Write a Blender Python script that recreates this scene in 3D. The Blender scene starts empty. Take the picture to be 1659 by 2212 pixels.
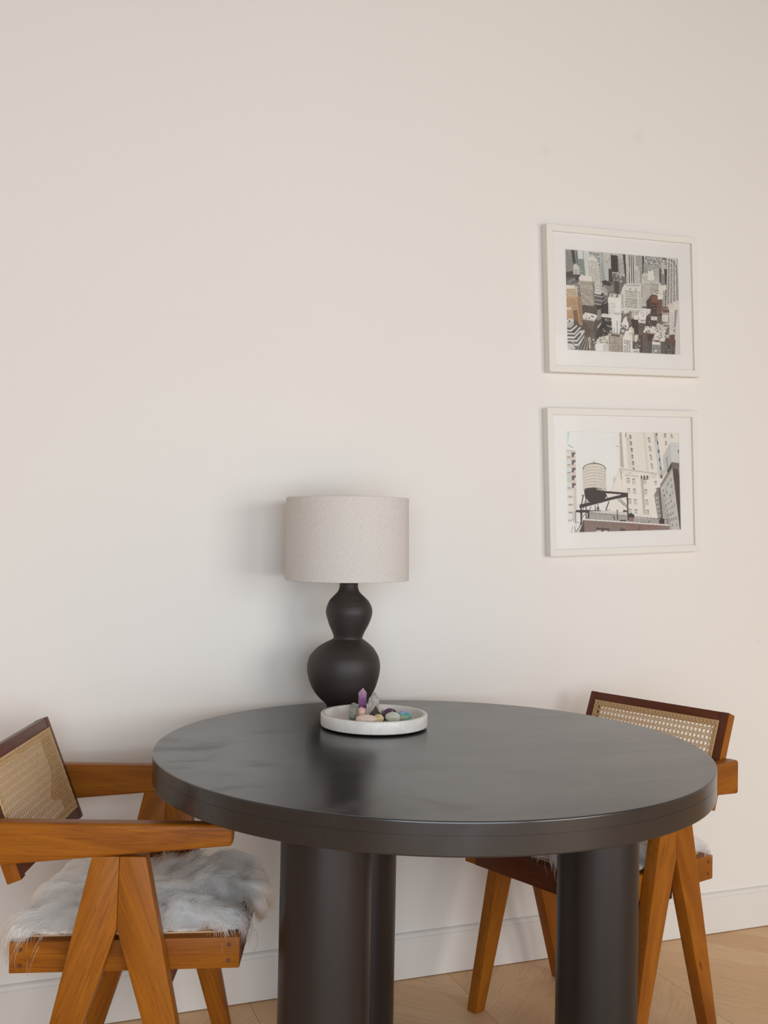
import bpy, bmesh, math, random
import numpy as np
from mathutils import Vector, Matrix

random.seed(7)
rng = np.random.default_rng(11)
scene = bpy.context.scene
COL = scene.collection

# ------------------------------------------------------------------ camera
F_PX = 2175.46
cam_d = bpy.data.cameras.new('camera')
cam_d.sensor_fit = 'HORIZONTAL'
cam_d.sensor_width = 36.0
cam_d.lens = F_PX / 1659.0 * 36.0
cam_d.clip_start = 0.05
cam = bpy.data.objects.new('camera', cam_d)
COL.objects.link(cam)
yaw, pitch, roll = 0.3619, 0.0240, 0.0191
fw = Vector((math.sin(yaw) * math.cos(pitch), math.cos(yaw) * math.cos(pitch), math.sin(pitch)))
rt = Vector((math.cos(yaw), -math.sin(yaw), 0))
up = rt.cross(fw)
rt2 = rt * math.cos(roll) + up * math.sin(roll)
up2 = -rt * math.sin(roll) + up * math.cos(roll)
cam.matrix_world = Matrix(((rt2.x, up2.x, -fw.x, 0.0), (rt2.y, up2.y, -fw.y, -2.5114), (rt2.z, up2.z, -fw.z, 1.1754), (0, 0, 0, 1)))
scene.camera = cam

# ------------------------------------------------------------------ light and exposure
world = bpy.data.worlds.new('world')
scene.world = world
world.use_nodes = True
bg = world.node_tree.nodes['Background']
bg.inputs[0].default_value = (0.94, 0.975, 1.0, 1)
bg.inputs[1].default_value = 0.85


def area(name, loc, target, sx, sy, power, color):
    l = bpy.data.lights.new(name, 'AREA')
    l.shape = 'RECTANGLE'
    l.size, l.size_y, l.energy, l.color = sx, sy, power, color
    o = bpy.data.objects.new(name, l)
    COL.objects.link(o)
    o.location = loc
    o.rotation_euler = (Vector(target) - Vector(loc)).to_track_quat('-Z', 'Y').to_euler()
    return o


area('window_daylight', (2.65, -4.4, 1.30), (1.2, 0, 1.05), 1.8, 1.6, 54, (1.0, 0.98, 0.95))
area('far_window_daylight', (0.05, -3.4, 1.12), (0.8, 0, 0.9), 2.2, 1.6, 44, (0.82, 0.92, 1.03))
scene.view_settings.view_transform = 'Standard'
scene.view_settings.look = 'None'
scene.view_settings.exposure = 0.03
scene.cycles.max_bounces = 24
scene.cycles.diffuse_bounces = 6
scene.cycles.glossy_bounces = 16
scene.cycles.transmission_bounces = 20
scene.view_settings.gamma = 1.0
scene.view_settings.use_curve_mapping = False


# ------------------------------------------------------------------ helpers
def lin(c):
    c = c / 255.0
    return c / 12.92 if c <= 0.04045 else ((c + 0.055) / 1.055) ** 2.4


def rgb(r, g, b):
    return (lin(r), lin(g), lin(b), 1.0)


class NT:
    def __init__(self, name):
        self.m = bpy.data.materials.new(name)
        self.m.use_nodes = True
        self.t = self.m.node_tree
        self.b = self.t.nodes['Principled BSDF']
        self.out = self.t.nodes['Material Output']

    def n(self, kind, **kw):
        nd = self.t.nodes.new(kind)
        for k, v in kw.items():
            setattr(nd, k, v)
        return nd

    def l(self, a, b):
        self.t.links.new(a, b)

    def val(self, sock, v):
        if hasattr(v, 'is_linked') or hasattr(v, 'links'):
            self.l(v, sock)
        else:
            sock.default_value = v

    def math(self, op, a, b=None, c=None):
        nd = self.n('ShaderNodeMath', operation=op)
        self.val(nd.inputs[0], a)
        if b is not None:
            self.val(nd.inputs[1], b)
        if c is not None:
            self.val(nd.inputs[2], c)
        return nd.outputs[0]

    def mix(self, fac, a, b, blend='MIX'):
        nd = self.n('ShaderNodeMix', data_type='RGBA', blend_type=blend)
        self.val(nd.inputs[0], fac)
        self.val(nd.inputs[6], a)
        self.val(nd.inputs[7], b)
        return nd.outputs[2]

    def noise(self, vec, scale, detail=4, rough=0.5, dist=0.0):
        nd = self.n('ShaderNodeTexNoise')
        if vec is not None:
            self.l(vec, nd.inputs['Vector'])
        nd.inputs['Scale'].default_value = scale
        nd.inputs['Detail'].default_value = detail
        nd.inputs['Roughness'].default_value = rough
        nd.inputs['Distortion'].default_value = dist
        return nd.outputs['Fac']

    def ramp(self, fac, stops):
        nd = self.n('ShaderNodeValToRGB')
        while len(nd.color_ramp.elements) < len(stops):
            nd.color_ramp.elements.new(0.5)
        for e, (p, c) in zip(nd.color_ramp.elements, stops):
            e.position = p
            e.color = c if len(c) == 4 else (*c, 1)
        self.l(fac, nd.inputs[0])
        return nd.outputs[0]

    def obj(self):
        return self.n('ShaderNodeTexCoord').outputs['Object']

    def mapping(self, vec, scale, loc=(0, 0, 0)):
        nd = self.n('ShaderNodeMapping')
        self.l(vec, nd.inputs[0])
        nd.inputs['Scale'].default_value = scale
        nd.inputs['Location'].default_value = loc
        return nd.outputs[0]

    def bump(self, h, strength=0.2, dist=0.001):
        nd = self.n('ShaderNodeBump')
        nd.inputs['Strength'].default_value = strength
        nd.inputs['Distance'].default_value = dist
        self.l(h, nd.inputs['Height'])
        self.l(nd.outputs[0], self.b.inputs['Normal'])

    def set(self, **kw):
        for k, v in kw.items():
            self.val(self.b.inputs[k.replace('_', ' ')], v)


def simple(name, col, rough=0.5, spec=0.5, **kw):
    t = NT(name)
    t.set(Base_Color=col, Roughness=rough)
    t.b.inputs['Specular IOR Level'].default_value = spec
    for k, v in kw.items():
        t.b.inputs[k.replace('_', ' ')].default_value = v
    return t.m


def link(name, mesh, mat=None, parent=None):
    o = bpy.data.objects.new(name, mesh)
    mesh.name = name
    if mat is not None:
        mesh.materials.append(mat)
    COL.objects.link(o)
    if parent is not None:
        o.parent = parent
    return o


def from_bm(name, bm, mat, parent=None, smooth=True, angle=35, grain=None):
    bmesh.ops.recalc_face_normals(bm, faces=bm.faces)
    me = bpy.data.meshes.new(name)
    bm.to_mesh(me)
    bm.free()
    if smooth:
        me.polygons.foreach_set('use_smooth', [True] * len(me.polygons))
        me.set_sharp_from_angle(angle=math.radians(angle))
    if grain is not None:
        ax, ay = Vector(grain[0]).normalized(), Vector(grain[1]).normalized()
        az = ax.cross(ay)
        off = (random.uniform(0, 9), random.uniform(0, 9), random.uniform(0, 9))
        a = me.attributes.new('grain', 'FLOAT_VECTOR', 'POINT')
        buf = []
        for v in me.vertices:
            buf += [v.co.dot(ax) + off[0], v.co.dot(ay) + off[1], v.co.dot(az) + off[2]]
        a.data.foreach_set('vector', buf)
    return link(name, me, mat, parent)


def prism(poly, origin, ex, ey, ez, depth, bev=0.0, seg=2):
    """polygon in the (ex, ey) plane at origin, extruded depth along ez"""
    bm = bmesh.new()
    o, ex, ey, ez = Vector(origin), Vector(ex), Vector(ey), Vector(ez)
    a = [bm.verts.new(o + ex * p[0] + ey * p[1]) for p in poly]
    b = [bm.verts.new(o + ex * p[0] + ey * p[1] + ez * depth) for p in poly]
    bm.faces.new(a)
    bm.faces.new(b[::-1])
    n = len(poly)
    for i in range(n):
        bm.faces.new((a[i], b[i], b[(i + 1) % n], a[(i + 1) % n]))
    bmesh.ops.recalc_face_normals(bm, faces=bm.faces)
    if bev > 0:
        bmesh.ops.bevel(bm, geom=list(bm.edges), offset=bev, segments=seg, profile=0.6, affect='EDGES', clamp_overlap=True)
    return bm


def box(x0, x1, y0, y1, z0, z1, bev=0.0, seg=2):
    return prism([(x0, y0), (x1, y0), (x1, y1), (x0, y1)], (0, 0, z0), (1, 0, 0), (0, 1, 0), (0, 0, 1), z1 - z0, bev, seg)


def lathe(profile, seg=96, offs=None, closed=False):
    """profile [(r, z)], optional xy offset per ring"""
    bm = bmesh.new()
    rings = []
    for i, (r, z) in enumerate(profile):
        ox, oy = offs[i] if offs else (0, 0)
        if r < 1e-6:
            rings.append([bm.verts.new((ox, oy, z))])
        else:
            rings.append([bm.verts.new((ox + r * math.cos(2 * math.pi * k / seg), oy + r * math.sin(2 * math.pi * k / seg), z)) for k in range(seg)])
    pairs = list(zip(rings[:-1], rings[1:]))
    if closed:
        pairs.append((rings[-1], rings[0]))
    for a, b in pairs:
        for k in range(seg):
            k2 = (k + 1) % seg
            if len(a) == 1 and len(b) == 1:
                continue
            if len(a) == 1:
                bm.faces.new((a[0], b[k], b[k2]))
            elif len(b) == 1:
                bm.faces.new((a[k], a[k2], b[0]))
            else:
                bm.faces.new((a[k], a[k2], b[k2], b[k]))
    return bm


def thing(name, label, cat, loc=(0, 0, 0), rotz=0.0, group=None):
    o = bpy.data.objects.new(name, None)
    o.empty_display_size = 0.05
    COL.objects.link(o)
    o.location = loc
    o.rotation_euler = (0, 0, rotz)
    tag(o, label, cat, group)
    return o


def tag(o, label, cat, group=None):
    o['label'] = label
    o['category'] = cat
    if group:
        o['group'] = group
    return o


def structure(o):
    o['kind'] = 'structure'
    return o


# ------------------------------------------------------------------ materials
def mat_wall():
    t = NT('wall_paint')
    o = t.obj()
    big = t.noise(o, 0.9, 2)
    c = t.mix(big, rgb(231, 226, 220), rgb(235, 231, 226))
    # two faint filled-hole patches and a small scuff on the plaster
    for (x, z, r, s) in ((1.4227, 2.286, 0.022, 0.06), (1.7375, 2.3736, 0.028, 0.05), (2.2017, 0.8738, 0.012, 0.05)):
        sep = t.n('ShaderNodeVectorMath', operation='DISTANCE')
        t.l(o, sep.inputs[0])
        sep.inputs[1].default_value = (x, 0, z)
        k = t.math('SUBTRACT', 1.0, t.math('DIVIDE', sep.outputs['Value'], r))
        k = t.math('MULTIPLY', t.math('MAXIMUM', k, 0.0), s * 2)
        c = t.mix(k, c, rgb(178, 168, 156))
    t.set(Base_Color=c, Roughness=0.75)
    t.b.inputs['Specular IOR Level'].default_value = 0.25
    t.bump(t.noise(o, 140, 3), 0.12, 0.0006)
    return t.m


def mat_floor():
    t = NT('oak_chevron')
    o = t.obj()
    sx = t.n('ShaderNodeSeparateXYZ')
    t.l(o, sx.inputs[0])
    x, y = sx.outputs[0], sx.outputs[1]
    WC = 0.545
    xr = t.math('SUBTRACT', x, 0.61 - 20 * WC)
    colf = t.math('DIVIDE', xr, WC)
    colk = t.math('FLOOR', colf)
    par = t.math('MODULO', colk, 2.0)
    sgn = t.math('SUBTRACT', 1.0, t.math('MULTIPLY', par, 2.0))      # +1 : grain runs (1,-1)
    m = t.math('PINGPONG', xr, WC)
    q = t.math('DIVIDE', t.math('ADD', t.math('ADD', y, m), 20.115), 0.1626)
    k = t.math('FLOOR', q)
    fr = t.math('FRACT', q)
    along = t.math('MULTIPLY', t.math('SUBTRACT', x, t.math('MULTIPLY', sgn, y)), 0.7071)
    across = t.math('MULTIPLY', t.math('ADD', y, t.math('MULTIPLY', sgn, x)), 0.7071)
    pid = t.math('ADD', t.math('MULTIPLY', colk, 17.31), t.math('MULTIPLY', k, 3.77))
    cv = t.n('ShaderNodeCombineXYZ')
    t.l(t.math('MULTIPLY', along, 1.0), cv.inputs[0])
    t.l(t.math('MULTIPLY', across, 7.0), cv.inputs[1])
    t.l(pid, cv.inputs[2])
    rings = t.noise(cv.outputs[0], 3.0, 3, 0.5, 0.8)
    rings = t.math('FRACT', t.math('MULTIPLY', rings, 9.0))
    cv2 = t.n('ShaderNodeCombineXYZ')
    t.l(t.math('MULTIPLY', along, 6.0), cv2.inputs[0])
    t.l(t.math('MULTIPLY', across, 160.0), cv2.inputs[1])
    t.l(pid, cv2.inputs[2])
    fine = t.noise(cv2.outputs[0], 1.0, 5, 0.65)
    wn = t.n('ShaderNodeTexWhiteNoise', noise_dimensions='1D')
    t.l(pid, wn.inputs['W'])
    base = t.mix(wn.outputs['Value'], rgb(230, 188, 142), rgb(242, 206, 162))
    base = t.mix(t.math('MULTIPLY', t.math('POWER', rings, 3.0), 0.22), base, rgb(170, 128, 90))
    base = t.mix(t.math('MULTIPLY', fine, 0.38), base, rgb(166, 126, 90))
    seam1 = t.math('LESS_THAN', t.math('MINIMUM', fr, t.math('SUBTRACT', 1.0, fr)), 0.006)
    cf = t.math('FRACT', colf)
    seam2 = t.math('LESS_THAN', t.math('MINIMUM', cf, t.math('SUBTRACT', 1.0, cf)), 0.0016)
    seam = t.math('MAXIMUM', t.math('MULTIPLY', seam1, 0.45), seam2)
    base = t.mix(t.math('MULTIPLY', seam, 0.6), base, rgb(92, 66, 44))
    t.set(Base_Color=base, Roughness=0.5)
    t.b.inputs['Specular IOR Level'].default_value = 0.35
    t.bump(fine, 0.1, 0.0005)
    return t.m


def mat_wood(name, light, mid, dark, rough=0.36):
    t = NT(name)
    at = t.n('ShaderNodeAttribute', attribute_name='grain')
    v = at.outputs['Vector']
    broad = t.noise(t.mapping(v, (2.2, 11, 11)), 1.0, 3, 0.5, 0.6)
    lines = t.noise(t.mapping(v, (0.9, 34, 34)), 1.0, 2, 0.5, 0.5)
    rings = t.math('FRACT', t.math('MULTIPLY', lines, 13.0))
    fine = t.noise(t.mapping(v, (10, 420, 420)), 1.0, 4, 0.6)
    fleck = t.noise(t.mapping(v, (60, 900, 900)), 1.0, 2, 0.5)
    c = t.ramp(broad, [(0.3, mid), (0.5, light), (0.72, mid)])
    c = t.mix(t.math('MULTIPLY', t.math('POWER', rings, 6.0), 0.34), c, dark)
    c = t.mix(t.math('MULTIPLY', t.math('SUBTRACT', fine, 0.3), 0.7), c, dark)
    c = t.mix(t.math('MULTIPLY', t.math('GREATER_THAN', fleck, 0.62), 0.22), c, dark)
    knot = t.noise(t.mapping(v, (9, 30, 30)), 1.0, 1, 0.4)
    c = t.mix(t.math('MULTIPLY', t.math('GREATER_THAN', knot, 0.80), 0.6), c, rgb(84, 36, 14))
    t.set(Base_Color=c, Roughness=t.math('ADD', rough - 0.05, t.math('MULTIPLY', fine, 0.14)))
    t.b.inputs['Specular IOR Level'].default_value = 0.2
    t.bump(fine, 0.08, 0.0004)
    return t.m


def mat_table():
    t = NT('black_stained_wood')
    o = t.obj()
    blot = t.noise(t.mapping(o, (3.0, 7.0, 3.0)), 1.0, 5, 0.62, 0.6)
    streak = t.noise(t.mapping(o, (6, 60, 20)), 1.0, 4, 0.6)
    c = t.mix(blot, rgb(29, 26, 26), rgb(39, 36, 36))
    t.set(Base_Color=c)
    r = t.math('ADD', 0.15, t.math('MULTIPLY', blot, 0.12))
    smear = t.noise(t.mapping(o, (5.0, 8.0, 5.0), (3.1, 0.7, 0)), 1.0, 5, 0.55, 0.4)
    sm = t.n('ShaderNodeMapRange')
    sm.interpolation_type = 'SMOOTHSTEP'
    t.l(smear, sm.inputs[0])
    sm.inputs[1].default_value, sm.inputs[2].default_value = 0.46, 0.74
    sm.inputs[3].default_value, sm.inputs[4].default_value = 0.0, 0.16
    sx = t.n('ShaderNodeSeparateXYZ')
    t.l(o, sx.inputs[0])
    rim = t.n('ShaderNodeMapRange')                            # the worn, smeared finish of the left end
    t.l(t.math('ADD', t.math('MULTIPLY', sx.outputs[0], -0.8), t.math('MULTIPLY', sx.outputs[1], -0.25)), rim.inputs[0])
    rim.inputs[1].default_value, rim.inputs[2].default_value = 0.10, 0.42
    wear = t.math('MULTIPLY', sm.outputs[0], t.math('ADD', 0.12, rim.outputs[0]))
    t.set(Roughness=t.math('ADD', t.math('ADD', r, wear), t.math('MULTIPLY', streak, 0.04)))
    t.b.inputs['IOR'].default_value = 1.64
    t.bump(streak, 0.02, 0.0003)
    return t.m


def mat_leg():
    t = NT('black_lacquered_wood')
    o = t.obj()
    n = t.noise(t.mapping(o, (40, 40, 2)), 1.0, 4)
    t.set(Base_Color=t.mix(n, rgb(28, 23, 23), rgb(35, 30, 30)), Roughness=0.38)
    t.b.inputs['Specular IOR Level'].default_value = 0.5
    return t.m


def mat_linen():
    t = NT('linen_weave')
    o = t.obj()
    at = t.n('ShaderNodeAttribute', attribute_name='UVMap')
    w1 = t.noise(t.mapping(o, (160, 160, 1400)), 1.0, 2)
    w2 = t.noise(t.mapping(o, (900, 900, 120)), 1.0, 2)
    w = t.math('ADD', t.math('MULTIPLY', w1, 0.5), t.math('MULTIPLY', w2, 0.5))
    c = t.ramp(w, [(0.35, rgb(202, 195, 188)), (0.6, rgb(217, 211, 205))])
    sp = t.noise(o, 420, 2)
    c = t.mix(t.math('MULTIPLY', t.math('GREATER_THAN', sp, 0.7), 0.45), c, rgb(138, 124, 108))
    t.set(Base_Color=c, Roughness=0.9)
    t.b.inputs['Specular IOR Level'].default_value = 0.1
    t.bump(w, 0.25, 0.0006)
    return t.m


def mat_ceramic():
    t = NT('matte_black_ceramic')
    o = t.obj()
    n = t.noise(t.mapping(o, (14, 14, 260)), 1.0, 3)
    t.set(Base_Color=t.mix(n, rgb(44, 37, 35), rgb(56, 48, 45)), Roughness=t.math('ADD', 0.47, t.math('MULTIPLY', n, 0.1)))
    t.b.inputs['Specular IOR Level'].default_value = 0.45
    t.bump(n, 0.1, 0.0006)
    return t.m


def mat_marble():
    t = NT('white_marble')
    o = t.obj()
    n = t.noise(o, 14, 6, 0.6, 1.6)
    vein = t.math('POWER', t.math('SUBTRACT', 1.0, t.math('ABSOLUTE', t.math('MULTIPLY', t.math('SUBTRACT', n, 0.5), 6.0))), 3.0)
    vein = t.math('MAXIMUM', vein, 0.0)
    cloud = t.noise(o, 9, 3)
    c = t.mix(cloud, rgb(236, 232, 227), rgb(224, 220, 216))
    c = t.mix(t.math('MULTIPLY', vein, t.math('MULTIPLY', cloud, 0.35)), c, rgb(160, 156, 154))
    t.set(Base_Color=c, Roughness=0.38)
    t.b.inputs['Subsurface Weight'].default_value = 0.08
    t.b.inputs['Subsurface Radius'].default_value = (0.01, 0.01, 0.01)
    return t.m


def mat_stone(name, c1, c2, scale=60, rough=0.25, trans=0.0, stretch=(1, 1, 1), sss=0.0):
    t = NT(name)
    o = t.mapping(t.obj(), stretch)
    n = t.noise(o, scale, 5, 0.6, 0.8)
    t.set(Base_Color=t.ramp(n, [(0.36, c1), (0.62, c2)]), Roughness=rough)
    t.b.inputs['Transmission Weight'].default_value = trans
    t.b.inputs['Subsurface Weight'].default_value = sss
    t.b.inputs['Subsurface Radius'].default_value = (0.006, 0.006, 0.006)
    return t.m


def mat_amethyst():
    t = NT('amethyst')
    o = t.obj()
    sx = t.n('ShaderNodeSeparateXYZ')
    t.l(o, sx.inputs[0])
    n = t.noise(o, 120, 4)
    h = t.math('ADD', t.math('DIVIDE', sx.outputs[2], 0.06), t.math('MULTIPLY', t.math('SUBTRACT', n, 0.5), 0.5))
    c = t.ramp(h, [(0.25, rgb(116, 70, 132)), (0.6, rgb(166, 112, 168)), (1.0, rgb(214, 176, 200))])
    t.set(Base_Color=c, Roughness=0.12)
    t.b.inputs['Transmission Weight'].default_value = 0.35
    t.b.inputs['Subsurface Weight'].default_value = 0.2
    t.b.inputs['Subsurface Radius'].default_value = (0.01, 0.01, 0.01)
    return t.m


def mat_quartz():
    t = NT('clear_quartz')
    o = t.obj()
    n = t.noise(o, 95, 5, 0.65, 0.5)
    c = t.ramp(n, [(0.34, rgb(92, 88, 86)), (0.44, rgb(226, 222, 216)), (0.7, rgb(246, 244, 240))])
    t.set(Base_Color=c, Roughness=0.05)
    t.b.inputs['Transmission Weight'].default_value = 0.7
    t.b.inputs['IOR'].default_value = 1.5
    return t.m


def mat_glass():
    t = NT('picture_glass')
    tr = t.n('ShaderNodeBsdfTransparent')
    gl = t.n('ShaderNodeBsdfGlossy')
    gl.inputs['Roughness'].default_value = 0.03
    fr = t.n('ShaderNodeFresnel')
    fr.inputs[0].default_value = 1.45
    mx = t.n('ShaderNodeMixShader')
    t.l(t.math('MULTIPLY', fr.outputs[0], 0.8), mx.inputs[0])
    t.l(tr.outputs[0], mx.inputs[1])
    t.l(gl.outputs[0], mx.inputs[2])
    t.l(mx.outputs[0], t.out.inputs[0])
    return t.m


def mat_print(name):
    t = NT(name)
    at = t.n('ShaderNodeAttribute', attribute_name='ink')
    t.set(Base_Color=at.outputs['Color'], Roughness=0.5)
    t.b.inputs['Specular IOR Level'].default_value = 0.2
    return t.m


def mat_cane():
    t = NT('rattan_cane')
    o = t.obj()
    n = t.noise(o, 120, 3)
    f = t.noise(o, 900, 2)
    c = t.mix(n, rgb(200, 162, 112), rgb(228, 194, 146))
    c = t.mix(t.math('MULTIPLY', f, 0.55), c, rgb(142, 98, 54))
    t.set(Base_Color=c, Roughness=0.5)
    return t.m


def mat_fur():
    t = NT('white_wool')
    hi = t.n('ShaderNodeHairInfo')
    c = t.mix(hi.outputs['Random'], rgb(254, 251, 246), rgb(249, 244, 237))
    h = t.n('ShaderNodeBsdfHairPrincipled')
    h.parametrization = 'COLOR'
    t.l(c, h.inputs['Color'])
    h.inputs['Roughness'].default_value = 0.5
    h.inputs['Radial Roughness'].default_value = 0.85
    t.l(h.outputs[0], t.out.inputs[0])
    return t.m


M_WALL = mat_wall()
M_FLOOR = mat_floor()
M_TRIM = simple('white_trim_paint', rgb(228, 224, 219), 0.42, 0.4)
M_CEIL = simple('ceiling_paint', rgb(150, 142, 132), 0.85, 0.2)
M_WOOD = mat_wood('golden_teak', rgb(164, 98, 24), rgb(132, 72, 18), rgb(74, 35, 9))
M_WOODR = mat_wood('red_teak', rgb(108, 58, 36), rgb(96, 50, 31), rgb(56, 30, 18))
M_DOWEL = simple('dark_dowel', rgb(92, 48, 22), 0.5)
M_TABLE = mat_table()
M_LEG = mat_leg()
M_LINEN = mat_linen()
M_CERAMIC = mat_ceramic()
M_MARBLE = mat_marble()
M_FRAME = simple('white_frame_lacquer', rgb(230, 226, 219), 0.5, 0.35)
M_MAT = simple('mat_board', rgb(238, 233, 227), 0.9, 0.1)
M_PRINT = mat_print('photo_print')
M_GLASS = mat_glass()
M_CANE = mat_cane()
M_FUR = mat_fur()
M_HIDE = simple('hide_leather', rgb(214, 206, 196), 0.9, 0.1)
M_METAL = simple('brass', rgb(150, 130, 90), 0.35, 0.5, Metallic=1.0)
M_FELT = simple('black_felt', rgb(26, 24, 24), 0.95, 0.1)

# ------------------------------------------------------------------ room shell
X0, X1, Y0, ZC = -3.2, 5.2, -6.0, 3.15
structure(from_bm('wall_back', box(X0, X1, 0.0, 0.12, -0.05, ZC), M_WALL, smooth=False))
structure(from_bm('wall_left', box(X0 - 0.12, X0, Y0, 0.12, -0.05, ZC), M_WALL, smooth=False))
structure(from_bm('wall_right', box(X1, X1 + 0.12, Y0, 0.12, -0.05, ZC), M_WALL, smooth=False))
structure(from_bm('floor', box(X0 - 0.12, X1 + 0.12, Y0, 0.12, -0.10, 0.0), M_FLOOR, smooth=False))
structure(from_bm('ceiling', box(X0 - 0.12, X1 + 0.12, Y0, 0.12, ZC, ZC + 0.1), M_CEIL, smooth=False))
BB = 0.1197
prof = [(0, 0.0025), (-0.015, 0.0025), (-0.015, BB - 0.0125), (-0.0125, BB - 0.0105), (-0.0125, BB - 0.007), (-0.0105, BB - 0.003), (-0.006, BB), (0, BB)]
structure(from_bm('baseboard_back', prism(prof, (X0, 0, 0), (0, 1, 0), (0, 0, 1), (1, 0, 0), X1 - X0), M_TRIM, smooth=False))

# ------------------------------------------------------------------ round table
TC = (0.8343, -0.6064)
TR, TTOP, TH = 0.5576, 0.75, 0.0544
table = thing('dining_table', 'round black wooden dining table on three thick cylindrical legs', 'table', (TC[0], TC[1], 0))
zt, zb = TTOP, TTOP - TH
zs = zt - 0.4 * TH
b = 0.0026
tp = [(0, zb), (TR - b, zb), (TR - b * 0.3, zb + b * 0.3), (TR, zb + b), (TR, zb + b + 0.001), (TR, zs - 0.0008), (TR, zs - 0.00025), (TR - 0.0005, zs - 0.0001), (TR - 0.0005, zs + 0.0001), (TR, zs + 0.00025), (TR, zs + 0.0008), (TR, zt - b - 0.001),
      (TR, zt - b), (TR - b * 0.12, zt - b * 0.5), (TR - b * 0.5, zt - b * 0.12), (TR - b, zt), (TR - b - 0.002, zt), (TR * 0.5, zt), (0, zt)]
from_bm('tabletop', lathe(tp, 256), M_TABLE, table, angle=30)
LR, RHO = 0.081, 0.34
for k in range(3):
    a = math.radians(214 + 120 * k)
    bm = lathe([(0, 0.001), (LR - 0.002, 0.001), (LR, 0.003), (LR, zb)], 96)
    bmesh.ops.translate(bm, verts=bm.verts, vec=(RHO * math.cos(a), RHO * math.sin(a), 0))
    from_bm('leg', bm, M_LEG, table)

# ------------------------------------------------------------------ armchairs
CH = dict(ro=0.2097, zr0=0.3798, zr1=0.4356, xr0=-0.2296, xr1=0.1853, ho=0.2421, lt=0.0315, za=0.6531, xa0=-0.2855, xa1=0.171,
          zab0=0.5725, zab1=0.6146, zabm=0.5936, xt0=-0.0778, xt1=0.0181, fr0=-0.2139, fr1=0.139, lw=0.0318, xi=-0.0309, zi=0.4666,
          bxt=-0.2943, bzt=0.7607, bxb=-0.2102, bzb=0.5411, bw=0.2105, bth=0.028, rs=0.0309)


def ribbon(bm, p, q, w, h, up):
    """thin flat strip from p to q, width w, thickness h, lying on the plane with normal up"""
    p, q, up = Vector(p), Vector(q), Vector(up)
    d = (q - p).normalized()
    s = d.cross(up) * (w / 2)
    n = up * h
    c = [bm.verts.new(v) for v in (p - s, p + s, p + s * 0.6 + n, p - s * 0.6 + n, q - s, q + s, q + s * 0.6 + n, q - s * 0.6 + n)]
    for f in ((0, 1, 5, 4), (1, 2, 6, 5), (2, 3, 7, 6), (3, 0, 4, 7), (0, 3, 2, 1), (4, 5, 6, 7)):
        bm.faces.new([c[i] for i in f])


def cane_panel(w, h, P, border):
    """six-way cane in local coordinates x 0..w, y 0..h, normal +z"""
    bm = bmesh.new()
    U = (0, 0, 1)
    sw = P * 0.125
    i0, i1, j0, j1 = border * 0.5, w - border * 0.5, border * 0.5, h - border * 0.5
    n = int((w - 2 * border) / P) + 2
    for i in range(n):
        x = border + i * P - P * 0.25
        for s in (-0.13, 0.13):
            xx = x + s * P
            if i0 < xx < i1:
                ribbon(bm, (xx, j0, 0), (xx, j1, 0), sw, 0.0006, U)
    n = int((h - 2 * border) / P) + 2
    for j in range(n):
        y = border + j * P - P * 0.25
        for s in (-0.13, 0.13):
            yy = y + s * P
            if j0 < yy < j1:
                ribbon(bm, (i0, yy, 0.0005), (i1, yy, 0.0005), sw, 0.0006, U)
    c0 = border - P * 0.25
    for sg in (1, -1):
        k = -int((w + h) / P) - 2
        while k * P < w + h + P:
            # line  X + sg*Y = (k+.5)P  with X, Y measured from the first crossing
            pts = []
            c = (k + 0.5) * P
            for xx in (i0, i1):
                yy = (c - (xx - c0)) * sg + c0
                if j0 <= yy <= j1:
                    pts.append((xx, yy))
            for yy in (j0, j1):
                xx = c - sg * (yy - c0) + c0
                if i0 < xx < i1:
                    pts.append((xx, yy))
            if len(pts) >= 2:
                a, b_ = pts[0], pts[-1]
                if (a[0] - b_[0]) ** 2 + (a[1] - b_[1]) ** 2 > 1e-5:
                    z = 0.001 + (0.0005 if sg > 0 else 0)
                    ribbon(bm, (*a, z), (*b_, z), sw * 1.05, 0.0006, U)
            k += 1
    # wrapped border: cords along each edge crossed by loops
    for (a, b_) in (((0, 0), (w, 0)), ((w, 0), (w, h)), ((w, h), (0, h)), ((0, h), (0, 0))):
        a, b_ = Vector((*a, 0)), Vector((*b_, 0))
        d = (b_ - a).normalized()
        nrm = Vector((-d.y, d.x, 0))
        L = (b_ - a).length
        ribbon(bm, a + nrm * border * 0.46, b_ + nrm * border * 0.46, border * 0.9, 0.0009, U)
        ribbon(bm, a + nrm * border * 0.12, b_ + nrm * border * 0.12, border * 0.2, 0.0024, U)
        m = max(3, int(L / (P * 0.92)))
        for i in range(m):
            s0, s1 = L * i / m, L * (i + 1) / m
            zz = Vector((0, 0, 0.0016))
            ribbon(bm, a + d * s0 + zz + nrm * 0.0004, a + d * s1 + nrm * border * 0.92 + zz, sw * 1.2, 0.0009, U)
            ribbon(bm, a + d * s1 + zz * 1.3 + nrm * 0.0004, a + d * s0 + nrm * border * 0.92 + zz * 1.3, sw * 1.2, 0.0009, U)
            ribbon(bm, a + d * (s0 + s1) * 0.5 + zz * 1.2 + nrm * 0.0004, a + d * (s0 + s1) * 0.5 + nrm * border * 0.62 + zz * 1.2, sw * 1.7, 0.001, U)
    return bm


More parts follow.
